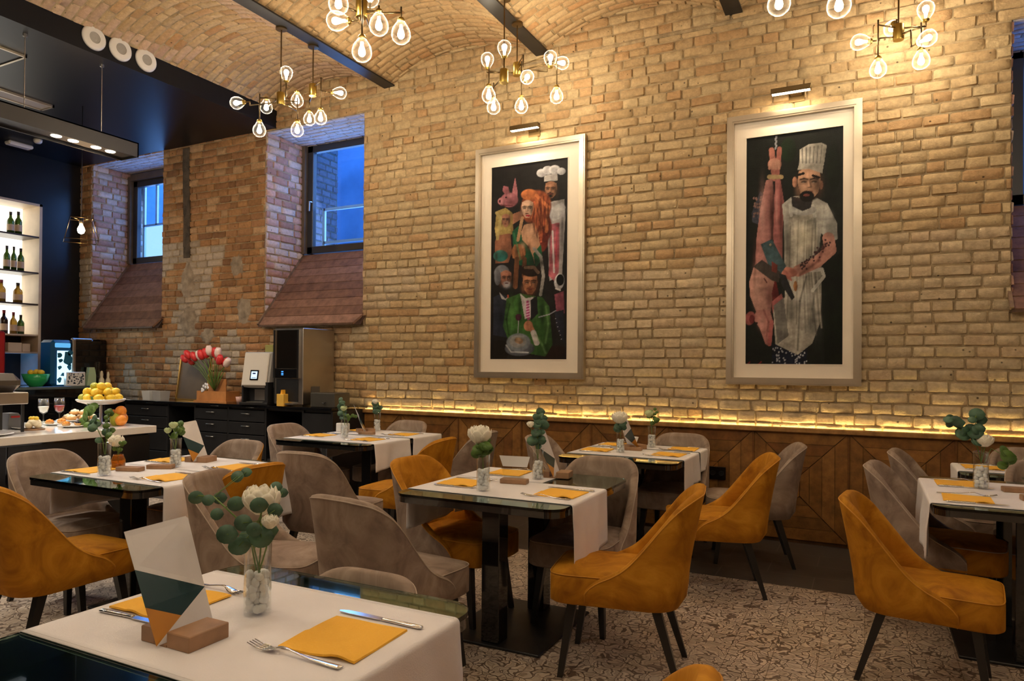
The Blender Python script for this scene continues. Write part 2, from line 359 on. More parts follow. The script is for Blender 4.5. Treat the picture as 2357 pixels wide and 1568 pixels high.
# ------------------------------------------------------------------ vaulted ceiling
BE=[-6.22,-4.575,-2.77,-1.0,.80,2.58,4.4]
def vault(mb,xa,xb,y0,y1,rise=.24,zs=4.40):
    wd=xb-xa; Rr=(wd*wd/4+rise*rise)/(2*rise); cx=(xa+xb)/2; cz=zs+rise-Rr; th=math.asin(wd/2/Rr); Lg=2*th*Rr
    def fn(u,v,h):
        t=-th+u/Rr; rr=Rr-h; return (cx+math.sin(t)*rr,v,cz+math.cos(t)*rr)
    def colf(u,v):
        n=noise.noise((cx+u,v*.8,2)); c=random.choice(PALE+PALE+WARM[:1])
        if cx<-4.7 and n>.1: c=mixc(c,(.55,.42,.38),.6)
        return tone(shade(mixc(c,(.55,.36,.20),.25),.08))
    bricks(mb,fn,y0,y1,lambda v:[(0,Lg)],colf,H=.009,nv=3)
    mb.grid(lambda a,b:fn(a*Lg,y0+(y1-y0)*b,0),16,1,1,(.3,.2,.1))
mb=MB()
for i in range(6): vault(mb,BE[i],BE[i+1],1.6 if i<5 else 3.4,6.09)
for i in range(6):
    # plain bed for the part of the vault far behind the camera
    xa,xb=BE[i],BE[i+1]; wd=xb-xa; rise=.24; Rr=(wd*wd/4+rise*rise)/(2*rise); cx=(xa+xb)/2; cz=4.40+rise-Rr; th=math.asin(wd/2/Rr)
    mb.grid(lambda a,b:(cx+math.sin(-th+2*th*a)*Rr,-3.6+(5.2 if i<5 else 7.0)*b,cz+math.cos(-th+2*th*a)*Rr),16,1,1,(.3,.2,.1))
struct(sharp(mb.build('ceiling',[M['brick'],M['mortar']]),60))
for k,x in enumerate(BE[1:6]):
    mb=MB(); mb.box(x-.07,x+.07,-3.6,6.09,4.385,4.40); mb.box(x-.006,x+.006,-3.6,6.09,4.40,4.5); 
    b=mb.build('steel_beam',M['blackmatt']); tag(b,['dark steel beam crossing the vault nearest the black soffit, above the twin chandeliers','dark steel beam ending over the left painting, third bay of the vault','short-looking dark steel beam ending above the gap left of the right painting','steel beam at the right end of the vault, above the dark right window','steel beam beyond the right edge of the vault'][k],'beam','steel ceiling beams')
# ------------------------------------------------------------------ black soffit, black ceiling, side walls, floor
mb=MB(); mb.box(-10.05,-6.22,-3.6,6.085,4.19,4.62); struct(mb.build('ceiling_soffit',M['blackceil']))
# left black wall with a recess for the lit shelf
mb=MB(); X=-9.98
mb.box(-10.05,X,5.56,6.085,0,4.19); mb.box(-10.05,X,-3.6,5.56,3.545,4.19); mb.box(-10.05,X,-3.6,5.56,0,1.10); mb.box(-10.05,X,-3.6,3.4,1.1,3.545); mb.box(-10.5,-10.42,3.3,5.7,1.0,3.7)
struct(mb.build('wall_left',M['black']))
mb=MB(); mb.box(4.6,4.7,-3.6,6.1,0,4.8); struct(mb.build('wall_right',P('dark_plaster',(.20,.15,.10),.8)))
mb=MB(); mb.box(-10.05,4.6,-3.7,-3.6,0,4.8); struct(mb.build('wall_front',P('tan_plaster',(.32,.24,.16),.8)))
mb=MB(); mb.box(-10.05,4.6,-3.6,6.1,4.80,4.85); struct(mb.build('ceiling_slab',M['blackceil']))
def floor_mat():
    m,t,b,N,L=nt('patterned_tile'); tc=N.new('ShaderNodeTexCoord')
    nz=N.new('ShaderNodeTexNoise'); nz.inputs['Scale'].default_value=9; nz.inputs['Detail'].default_value=2; L.new(tc.outputs['Object'],nz.inputs['Vector'])
    ad=N.new('ShaderNodeVectorMath'); ad.operation='MULTIPLY_ADD'; ad.inputs[1].default_value=(.16,.16,0); L.new(nz.outputs['Color'],ad.inputs[0]); L.new(tc.outputs['Object'],ad.inputs[2])
    v=N.new('ShaderNodeTexVoronoi'); v.feature='DISTANCE_TO_EDGE'; v.inputs['Scale'].default_value=23; L.new(ad.outputs[0],v.inputs['Vector'])
    v2=N.new('ShaderNodeTexVoronoi'); v2.inputs['Scale'].default_value=23; L.new(ad.outputs[0],v2.inputs['Vector'])
    r=N.new('ShaderNodeValToRGB'); e=r.color_ramp.elements; e[0].position=.045; e[0].color=(.15,.105,.075,1); e[1].position=.09; e[1].color=(.55,.46,.37,1); k=e.new(.22); k.color=(.50,.41,.32,1); k=e.new(.26); k.color=(.30,.22,.155,1); k=e.new(.32); k.color=(.44,.36,.28,1)
    L.new(v.outputs['Distance'],r.inputs[0])
    hs=N.new('ShaderNodeMapRange'); hs.inputs[3].default_value=.85; hs.inputs[4].default_value=1.3; L.new(v2.outputs['Color'],hs.inputs[0])
    mu=N.new('ShaderNodeVectorMath'); mu.operation='SCALE'; L.new(r.outputs[0],mu.inputs[0]); L.new(hs.outputs[0],mu.inputs['Scale'])
    # tile joints every 20 cm
    br=N.new('ShaderNodeTexBrick'); br.offset=0; br.inputs['Scale'].default_value=1; br.inputs['Mortar Size'].default_value=.0022; br.inputs['Brick Width'].default_value=.2; br.inputs['Row Height'].default_value=.2
    br.inputs['Color1'].default_value=br.inputs['Color2'].default_value=(1,1,1,1); br.inputs['Mortar'].default_value=(.55,.5,.45,1); L.new(tc.outputs['Object'],br.inputs['Vector'])
    m2=N.new('ShaderNodeVectorMath'); m2.operation='MULTIPLY'; L.new(mu.outputs[0],m2.inputs[0]); L.new(br.outputs['Color'],m2.inputs[1]); L.new(m2.outputs[0],b.inputs['Base Color'])
    b.inputs['Roughness'].default_value=.42; return m
def slate():
    m,t,b,N,L=nt('dark_slate_tile'); tc=N.new('ShaderNodeTexCoord'); br=N.new('ShaderNodeTexBrick'); br.inputs['Scale'].default_value=1; br.inputs['Mortar Size'].default_value=.003; br.inputs['Brick Width'].default_value=.6; br.inputs['Row Height'].default_value=.3
    br.inputs['Color1'].default_value=(.055,.045,.038,1); br.inputs['Color2'].default_value=(.07,.058,.048,1); br.inputs['Mortar'].default_value=(.13,.11,.09,1); L.new(tc.outputs['Object'],br.inputs['Vector'])
    L.new(br.outputs['Color'],b.inputs['Base Color']); b.inputs['Roughness'].default_value=.4; return m
mb=MB(); mb.box(-10.05,4.6,-3.6,4.82,-.05,0); struct(mb.build('floor',floor_mat()))
mb=MB(); mb.box(-10.05,4.6,4.82,6.9,-.05,0.0); struct(mb.build('floor_slate_strip',slate()))
# ------------------------------------------------------------------ wainscot
wood=[(.22,.098,.022),(.26,.118,.028),(.18,.074,.018),(.23,.105,.026),(.28,.13,.032)]
mb=MB(); pw=.708; x=-5.07
while x<4.55:
    xb=min(x+pw,4.6); z0,z1=0.03,.885
    mb.box(x,xb,6.05,6.085,0,.89,0,(.12,.06,.02))
    st=.092; k=0; ax,bx,az,bz=x+.008,xb-.008,z0,z1
    mb.box(x-.008,x+.008,6.028,6.06,0,.885,0,shade(wood[2]),.003)
    while bx-ax>.03 and bz-az>.03:
        t=min(st,(bx-ax)/2,(bz-az)/2); g=.0025; yf,yb=6.036,6.055
        for side in range(4):
            if side==0: q=[(ax+g,az),(bx-g,az),(bx-t-g,az+t-g),(ax+t+g,az+t-g)]
            elif side==1: q=[(bx,az+g),(bx,bz-g),(bx-t+g,bz-t-g),(bx-t+g,az+t+g)]
            elif side==2: q=[(bx-g,bz),(ax+g,bz),(ax+t+g,bz-t+g),(bx-t-g,bz-t+g)]
            else: q=[(ax,bz-g),(ax,az+g),(ax+t-g,az+t+g),(ax+t-g,bz-t-g)]
            c=shade(random.choice(wood),.15)
            v=[(p[0],yf,p[1]) for p in q]+[(p[0],yb,p[1]) for p in q]
            mb.add(v,[(0,1,2,3),(0,4,5,1),(1,5,6,2),(2,6,7,3),(3,7,4,0)],0,c)
        ax+=t;bx-=t;az+=t;bz-=t
    x+=pw
mb.box(-5.07,4.6,6.0,6.05,.885,.925,0,(.36,.19,.06),.006)
struct(mb.build('trim_2',M['plank']))
t=empty('led_strip',(-5.0,6.062,.9),0,'warm LED light strip glowing behind the wooden ledge under the brick wall','light strip')
x=0
while x<9.4:
    L_=.5+rnd()*.35; m=MB(); m.box(x,min(9.5,x+L_)-.03,-.012,.012,.0,.012); m.build('led_segment',M['led'],t); x+=L_
# socket
m=MB(); m.box(-1.18,-1.04,6.018,6.034,.46,.57,0,None,.004); so=m.build('wall_socket',M['blackpanel']); tag(so,'black double power socket on the wooden panelling by the right corner table','socket')
for k in range(2): m=MB(); m.lathe([(.022,0),(.022,.004),(.017,.004),(.016,0.001)],16,(-1.145+.07*k,6.018,.515),R=Matrix.Rotation(PI/2,3,'X')); m.build('socket_outlet',M['blackmatt'],so)
# ------------------------------------------------------------------ windows
def window(n,x0,x1,z0,z1,y,panes,bars):
    r=empty('window_%d'%n,(0,0,0)); r['kind']='structure'
    m=MB(); b=.09
    m.box(x0-.1,x0,y-.05,y+.12,z0,z1+.06); m.box(x0,x1,y-.05,y+.12,z1,z1+.09); m.build('window_lining',M['winwood'],r)
    m=MB(); 
    for a in ((x0,x0+b,z0,z1),(x1-b,x1,z0,z1),(x0,x1,z0,z0+b),(x0,x1,z1-b,z1)): m.box(a[0],a[1],y,y+.07,a[2],a[3],0,None,.006)
    m.build('window_frame',M['winfr'],r)
    m=MB(); m.box(x0+b,x1-b,y+.03,y+.036,z0+b,z1-b); m.build('window_pane',M['wglass'],r)
    m=MB()
    for a in bars: m.box(a[0],a[1],y+.1,y+.13,a[2],a[3])
    if bars: m.build('window_bars',M['winwh'],r)
    return r
w1=window(1,-6.33,-4.9,2.80,4.17,6.72,None,[(-6.15,-4.9,3.35,3.385),(-6.15,-4.9,2.93,2.965),(-6.17,-6.13,2.9,3.385)])
m=MB(); m.tube([(-6.25,6.71,3.45),(-6.25,6.67,3.45),(-6.25,6.665,3.33)],.012); m.build('window_handle',M['brushed'],w1)
w2=window(2,-9.66,-8.2,2.86,4.08,6.66,None,[(-9.57,-8.2,3.42,3.45),(-9.30,-9.265,3.43,4.05),(-9.57,-9.54,2.9,4.05)])
w3=window(3,1.02,2.5,2.7,3.95,6.72,None,[])
# the yard outside: facade across, with a lit net-curtained window, side walls of the light wells
m=MB(); m.box(-15,4.6,8.6,8.7,1.5,8.0); struct(m.build('yard_wall',P('yard_plaster',(.34,.40,.52),.8,var=.3,vs=1.5)))
m=MB(); m.box(-12.6,-10.3,8.55,8.6,2.6,3.96)
struct(m.build('window_4',M['curt']))
m=MB(); 
for zz in (3.3,3.75,4.2,4.65,5.1): m.box(-6.75,-5.0,8.5,8.56,zz,zz+.42)
o=m.build('pale_facade_panels',P('pale_yard_panels',(.75,.80,.88),.6)); o['kind']='structure'
m=MB(); bricks(m,lambda u,v,h:(-6.40+h,u,v),2.4,4.8,lambda v:[(6.92,7.36)],lambda u,v:shade((.38,.28,.26)),nv=3); m.box(-7.6,-6.40,6.95,7.36,2.2,5.2,1,(.3,.2,.2)); struct(m.build('yard_pier',[M['brick'],M['mortar']]))
# sloped timber sills
wsl=[(.25,.135,.085),(.22,.115,.072),(.27,.15,.10),(.20,.105,.065)]
for k,(x0,x1,zt,yt,zb) in enumerate(((-6.38,-4.90,2.79,6.72,1.86),(-9.72,-8.20,2.86,6.66,1.885),(.92,2.43,2.70,6.72,1.83))):
    m=MB(); yb=5.985; n=9
    for i in range(n):
        a,b=i/n+.004,(i+1)/n-.004
        A=(yb+(yt-yb)*a,zb+(zt-zb)*a); B=(yb+(yt-yb)*b,zb+(zt-zb)*b); c=shade(random.choice(wsl),.12)
        d=.012
        sx=x1-.07 if i==0 else x1
        v=[(x0,A[0],A[1]),(sx,A[0],A[1]),(x1,B[0],B[1]),(x0,B[0],B[1])]; v+=[(p[0],p[1]+.01,p[2]-.022) for p in v]
        m.add(v,[(0,1,2,3),(7,6,5,4),(0,4,5,1),(1,5,6,2),(2,6,7,3),(3,7,4,0)],0,c)
    m.add([(x0,yb+.012,zb-.02),(x1+.03,yb+.012,zb-.02),(x1+.03,yt+.01,zt-.025),(x0,yt+.01,zt-.025)],[(0,1,2,3)],0,(.06,.03,.02))
    m.box(x0-.012,x0+.012,0,math.hypot(yt-yb,zt-zb),-.01,.02,0,(.20,.13,.08),0,Matrix.Rotation(math.atan2(zt-zb,yt-yb),3,'X'),(0,yb,zb))
    m.box(x0,x1-.07,yb-.004,yb+.03,zb-.022,zb-.004,0,(.10,.055,.03))
    zw=zb+(zt-zb)*(YW-yb)/(yt-yb)
    for xx in (x0,x1-.002): m.add([(xx,yb+.012,zb-.02),(xx,YW+.01,zb-.02),(xx,YW+.01,zw)],[(0,1,2)],0,(.06,.035,.02))
    m.add([(x0,yb+.01,zb-.02),(x1,yb+.01,zb-.02),(x1,YW,zb-.02),(x0,YW,zb-.02)],[(0,1,2,3)],0,(.06,.035,.02))
    struct(m.build('trim_%d'%(3+k),M['plank']))
# daylight falls through the panes: nothing else to build outside
# ------------------------------------------------------------------ chandeliers
def chandelier(core,bulbs,label,rodtop=4.39,r=.056,power=1.0):
    cx,cy,cz=core; t=empty('chandelier',(cx,cy,cz),0,label,'chandelier','brass branching chandeliers with clear globes')
    m=MB(); m.lathe([(.001,-.055),(.034,-.055),(.036,-.05),(.036,.05),(.034,.055),(.001,.055)],24); sharp(m.build('hub',M['brass'],t))
    m=MB(); m.tube([(0,0,.05),(0,0,rodtop-cz)],.006,8); m.lathe([(.001,0),(.05,0),(.05,-.02),(.001,-.025)],20,(0,0,rodtop-cz)); sharp(m.build('rod',M['dkbrass'],t))
    for k,b in enumerate(bulbs):
        x,y,z=b[0]-cx,b[1]-cy,b[2]-cz; d=b[3]; hz=(-.03,.03,0,-.015)[k%4]
        dv=Vector((x,y,0)); 
        if dv.length<.05: dv=Vector((.05,0,0))
        if d=='d': R=Matrix.Rotation(PI,3,'X'); sock=Vector((x,y,z+r*1.45)); pts=[(0,0,hz),(x,y,hz),(x,y,hz+.035),(x,y,z+r*1.4)]; 
        elif d=='u': R=Matrix.Identity(3); sock=Vector((x,y,z-r*1.35)); pts=[(0,0,hz),(x,y,hz),(x,y,z-r*1.3)]
        else:
            a=math.atan2(y,x); R=Matrix.Rotation(a,3,'Z')@Matrix.Rotation(PI/2,3,'Y'); n_=dv.normalized(); sock=Vector((x,y,z))-n_*r*1.3; q=sock-n_*.06
            pts=[(0,0,hz),tuple(q*.8+Vector((0,0,hz-q.z))*0+Vector((0,0,0)))] if False else [(0,0,hz),(q.x,q.y,hz),(q.x,q.y,z),tuple(sock)]
        m=MB()
        for A,B in zip(pts[:-1],pts[1:]):
            if (Vector(A)-Vector(B)).length>.004: m.tube([A,B],.0055,8)
        m.build('arm',M['dkbrass'],t,True)
        c=Vector((x,y,z))
        m=MB(); m.lathe([(.001,0),(.017,0),(.024,.012),(.024,.016),(.012,.03),(.001,.03)],16,sock-R@Vector((0,0,.012)),R=R); sharp(m.build('lamp_socket',M['brass'],t))
        # egg shaped clear globe, neck at the socket
        prof=[(.018,-1.30*r),(.026,-1.22*r),(.60*r,-.95*r),(.86*r,-.55*r),(.98*r,-.12*r),(1.0*r,.2*r),(.88*r,.60*r),(.55*r,.92*r),(.2*r,1.05*r),(.0,1.07*r)]
        m=MB(); m.lathe(prof,32,c,R=R); g=m.build('globe',M['globe'],t,True)
        m=MB(); m.lathe([(0.009,-.9*r),(.010,-.55*r),(.017,-.25*r),(.0215,.05*r),(.0205,.28*r),(.013,.46*r),(0,.52*r)],14,c,R=R); bb=m.build('bulb',M['bulb'],g,True)
        l=D.lights.new('bulb_light','POINT'); l.energy=BULB*power; l.color=(1,.84,.63); l.shadow_soft_size=.022; lo=D.objects.new('bulb_light',l); C.objects.link(lo); lo.parent=bb; lo.location=c
    return t
chandelier((-4.637,4.58,3.754),[(-5.07,4.48,3.756,'s'),(-4.989,4.75,3.794,'d'),(-4.786,4.48,3.467,'d'),(-4.516,4.66,3.483,'d'),(-4.656,4.8,3.817,'d'),(-4.613,4.62,3.997,'u')],'lower left chandelier of the twin pair, nearest the black soffit, with six lit globes')
chandelier((-4.627,4.97,3.969),[(-4.807,5.12,3.771,'d'),(-4.465,4.9,3.66,'d'),(-4.428,5.12,3.963,'s')],'small brass chandelier of the left twin pair hanging nearer the tall window, three globes')
chandelier((-2.819,3.45,3.628),[(-2.874,3.3,3.603,'d'),(-2.957,3.38,3.55,'s'),(-2.715,3.33,3.291,'d'),(-2.722,3.5,3.525,'d'),(-2.589,3.55,3.465,'d'),(-2.968,3.72,3.862,'d')],'brass chandelier cut off by the top edge of the photo, left of centre, three drops',r=.06)
chandelier((-2.716,5.42,3.983),[(-2.944,5.3,4.066,'u'),(-2.368,5.35,3.99,'u'),(-2.387,5.65,4.068,'s'),(-2.331,5.4,3.676,'d'),(-2.612,5.3,3.603,'d'),(-2.488,5.15,3.773,'s')],'brass chandelier with six globes hanging above the left painting, below the beam end')
chandelier((-2.623,5.0,3.748),[(-2.621,5.0,3.981,'u'),(-2.718,4.92,3.58,'d'),(-2.798,5.15,3.576,'d')],'small three-globe chandelier beside the larger one above the left painting')
chandelier((.202,5.67,3.802),[(-.048,5.6,3.755,'s'),(.072,5.55,3.516,'d'),(.166,5.85,3.919,'s'),(.339,5.62,3.554,'d'),(.369,5.5,3.655,'s'),(.373,5.72,3.952,'u')],'brass chandelier in the top right, to the right of the right painting',rodtop=4.6)
chandelier((-.279,4.05,3.68),[(-.424,4.0,3.371,'d'),(-.13,4.0,3.295,'d'),(-.5,4.25,3.75,'s'),(-.1,4.3,3.8,'u')],'chandelier mostly above the top edge, only two hanging globes showing over the right painting',r=.06,rodtop=4.5)
# unseen chandeliers added behind and beside the camera, turned brighter to fill the room
for q in ((-4.6,1.6,3.75),(-2.8,1.0,3.7),(-1.0,1.2,3.8),(1.6,2.8,3.8),(-1.9,-1.2,3.75),(1.2,-.6,3.8)):
    x,y,z=q
    chandelier(q,[(x-.3,y+.1,z-.27,'d'),(x+.28,y+.15,z-.2,'d'),(x+.1,y-.3,z-.3,'d'),(x-.15,y-.25,z+.2,'u')],'brass chandelier over the tables outside the photo',power=3.7)
# ------------------------------------------------------------------ paintings
def canvas(W,Hh,bgc):
    g=np.zeros((Hh+1,W+1,3)); g[:]=bgc
    ys,xs=np.mgrid[0:Hh+1,0:W+1]; return g,xs/W,1-ys/Hh  # v measured down from the top
class Paint:
    def __init__(s,W,Hh,x0,x1,yl,yr,bl,br,bgc,seed=1):
        s.W,s.H=W,Hh; s.rs=np.random.RandomState(seed)
        jj,ii=np.mgrid[0:Hh+1,0:W+1]; s.u=ii/W; s.v=jj/Hh
        s.X=x0+(x1-x0)*s.u; top=yl+(yr-yl)*s.u; bot=bl+(br-bl)*s.u; s.Y=top+(bot-top)*s.v
        n=np.zeros((Hh+1,W+1))
        for k in (4,9,20,45):
            a=s.rs.rand(k*3+2,k+2); yy=s.v*(k*3); xx=s.u*k; y0=yy.astype(int);x0_=xx.astype(int);fy=yy-y0;fx=xx-x0_
            n+=((a[y0,x0_]*(1-fy)+a[y0+1,x0_]*fy)*(1-fx)+(a[y0,x0_+1]*(1-fy)+a[y0+1,x0_+1]*fy)*fx-.5)/ (k**.35)
        s.n=n; s.g=np.zeros((Hh+1,W+1,3)); s.g[:]=bgc; s.g*= (1+.5*n[...,None])
    def put(s,mask,c,k=.35,lit=None):
        c=np.array(c)/255.; c=c**2.2
        col=c*.82*(1+k*2.4*s.n[...,None])
        if lit is not None: col=col*lit[...,None]
        mk=mask[...,None]; s.g=s.g*(1-mk)+np.clip(col,0,1)*mk
    def finish(s):
        rs=s.rs; a=rs.rand(s.H//16+3,s.W//3+3); y=s.v*(s.H//16); x=s.u*(s.W//3)+.35*np.sin(s.v*22); x=np.clip(x,0,s.W//3+1); y0=y.astype(int); x0=x.astype(int); fy=y-y0; fx=x-x0
        n=(a[y0,x0]*(1-fy)+a[y0+1,x0]*fy)*(1-fx)+(a[y0,x0+1]*(1-fy)+a[y0+1,x0+1]*fy)*fx
        b=rs.rand(s.H//5+3,s.W//12+3); y=s.v*(s.H//5); x=s.u*(s.W//12); y0=y.astype(int); x0=x.astype(int); fy=y-y0; fx=x-x0
        n2=(b[y0,x0]*(1-fy)+b[y0+1,x0]*fy)*(1-fx)+(b[y0,x0+1]*(1-fy)+b[y0+1,x0+1]*fy)*fx
        m=s.g.mean(2,keepdims=True); s.g=(s.g*.84+m*.16)*(.48+.30*n+.34*n2)[...,None]
    def ell(s,cx,cy,rx,ry,c,a=0,k=.35,soft=.12,sh=.45):
        ca,sa=math.cos(a),math.sin(a); dx=s.X-cx; dy=s.Y-cy; p=(dx*ca+dy*sa)/rx; q=(-dx*sa+dy*ca)/ry; d=np.sqrt(p*p+q*q)
        s.put(np.clip((1-d)/soft+.5,0,1),c,k,1-sh*np.clip(p*.8+q*.3,-.6,1))
    def poly(s,pts,c,k=.35,sh=.35,soft=1.2):
        X,Y=s.X,s.Y; ins=np.zeros(X.shape,bool); dm=np.full(X.shape,1e9); n=len(pts)
        for i in range(n):
            x1,y1=pts[i]; x2,y2=pts[(i+1)%n]
            cnd=((y1>Y)!=(y2>Y)); xi=(x2-x1)*(Y-y1)/((y2-y1) if y2!=y1 else 1e-6)+x1; ins^=(cnd&(X<xi))
            L=max(1e-6,(x2-x1)**2+(y2-y1)**2); t=np.clip(((X-x1)*(x2-x1)+(Y-y1)*(y2-y1))/L,0,1)
            dm=np.minimum(dm,np.hypot(X-x1-t*(x2-x1),Y-y1-t*(y2-y1)))
        mask=np.clip(np.where(ins,dm,-dm)/soft+.5,0,1)
        w_=max(p[0] for p in pts)-min(p[0] for p in pts); mx=min(p[0] for p in pts)
        s.put(mask,c,k,1-sh*np.clip((X-mx)/w_*1.4-.6,-.4,1))
    def line(s,pts,wd,c,k=.3,sh=0):
        for (x1,y1),(x2,y2) in zip(pts[:-1],pts[1:]):
            L=max(1e-6,(x2-x1)**2+(y2-y1)**2); t=np.clip(((s.X-x1)*(x2-x1)+(s.Y-y1)*(y2-y1))/L,0,1)
            d=np.hypot(s.X-x1-t*(x2-x1),s.Y-y1-t*(y2-y1)); s.put(np.clip((wd-d)/1.2+.5,0,1),c,k)
    def soft(s,cx,cy,rx,ry,c,al=.6,a=0):
        ca,sa=math.cos(a),math.sin(a); dx=s.X-cx; dy=s.Y-cy; p=(dx*ca+dy*sa)/rx; q=(-dx*sa+dy*ca)/ry
        s.put(al*np.exp(-(p*p+q*q)*1.6),c,.15)
    def stroke(s,pts,w,c,al=.6):
        for (x1,y1),(x2,y2) in zip(pts[:-1],pts[1:]):
            L=max(1e-6,(x2-x1)**2+(y2-y1)**2); t=np.clip(((s.X-x1)*(x2-x1)+(s.Y-y1)*(y2-y1))/L,0,1); d=np.hypot(s.X-x1-t*(x2-x1),s.Y-y1-t*(y2-y1)); s.put(al*np.exp(-(d/w)**2),c,.3)
    def face(s,cx,cy,r,skin,a=0,dark=(60,30,22),beard=None,look=0):
        dk=tuple(int(x*.38) for x in skin); md=tuple(int(x*.66) for x in skin); hi=tuple(min(255,int(x*1.18)) for x in skin); k=look
        s.poly([(cx-r*.70,cy-r*.9),(cx+r*.70,cy-r*.9),(cx+r*.78,cy-r*.1),(cx+r*.60,cy+r*.62),(cx+r*.22,cy+r*1.08),(cx-r*.22,cy+r*1.08),(cx-r*.60,cy+r*.62),(cx-r*.78,cy-r*.1)],skin,.3,.1)
        s.ell(cx,cy-r*.55,r*.72,r*.6,skin,0,.3,.12,.2)
        s.soft(cx+r*.62,cy+r*.1,r*.40,r*.95,dk,.85); s.soft(cx-r*.72,cy+r*.45,r*.25,r*.55,md,.8); s.soft(cx-r*.1,cy-r*.62,r*.4,r*.25,hi,.6)
        for q in (-1,1):
            x=cx+q*r*.34+k; s.soft(x,cy-r*.16,r*.27,r*.17,dk,.95); s.stroke([(x-r*.25,cy-r*.30),(x,cy-r*.37),(x+r*.24,cy-r*.31)],r*.065,(22,12,9),.95)
            s.stroke([(x-r*.15,cy-r*.13),(x+r*.14,cy-r*.13)],r*.045,(20,12,10),.95); s.soft(x-r*.05,cy-r*.08,r*.08,r*.035,(205,190,175),.55); s.soft(x,cy+.02*r,r*.2,r*.06,md,.6)
        s.stroke([(cx+k*1.2+r*.05,cy-r*.15),(cx+k*1.5+r*.13,cy+r*.2)],r*.07,dk,.75); s.stroke([(cx+k-r*.05,cy-r*.12),(cx+k-r*.02,cy+r*.16)],r*.06,hi,.7); s.soft(cx+k*1.3,cy+r*.25,r*.15,r*.05,dk,.9); s.soft(cx-r*.38,cy+r*.12,r*.2,r*.16,hi,.4)
        if beard:
            s.soft(cx+k,cy+r*.80,r*.52,r*.42,beard,1.0); s.soft(cx+k,cy+r*.80,r*.40,r*.34,beard,1.0); s.stroke([(cx-r*.34+k,cy+r*.5),(cx+k,cy+r*.38),(cx+r*.34+k,cy+r*.5)],r*.09,beard,.95)
        s.stroke([(cx-r*.20+k*1.2,cy+r*.55),(cx+k*1.2,cy+r*.52),(cx+r*.20+k*1.2,cy+r*.55)],r*.06,(120,48,42),.9); s.stroke([(cx-r*.15+k*1.2,cy+r*.60),(cx+r*.15+k*1.2,cy+r*.60)],r*.035,(50,18,16),.9)
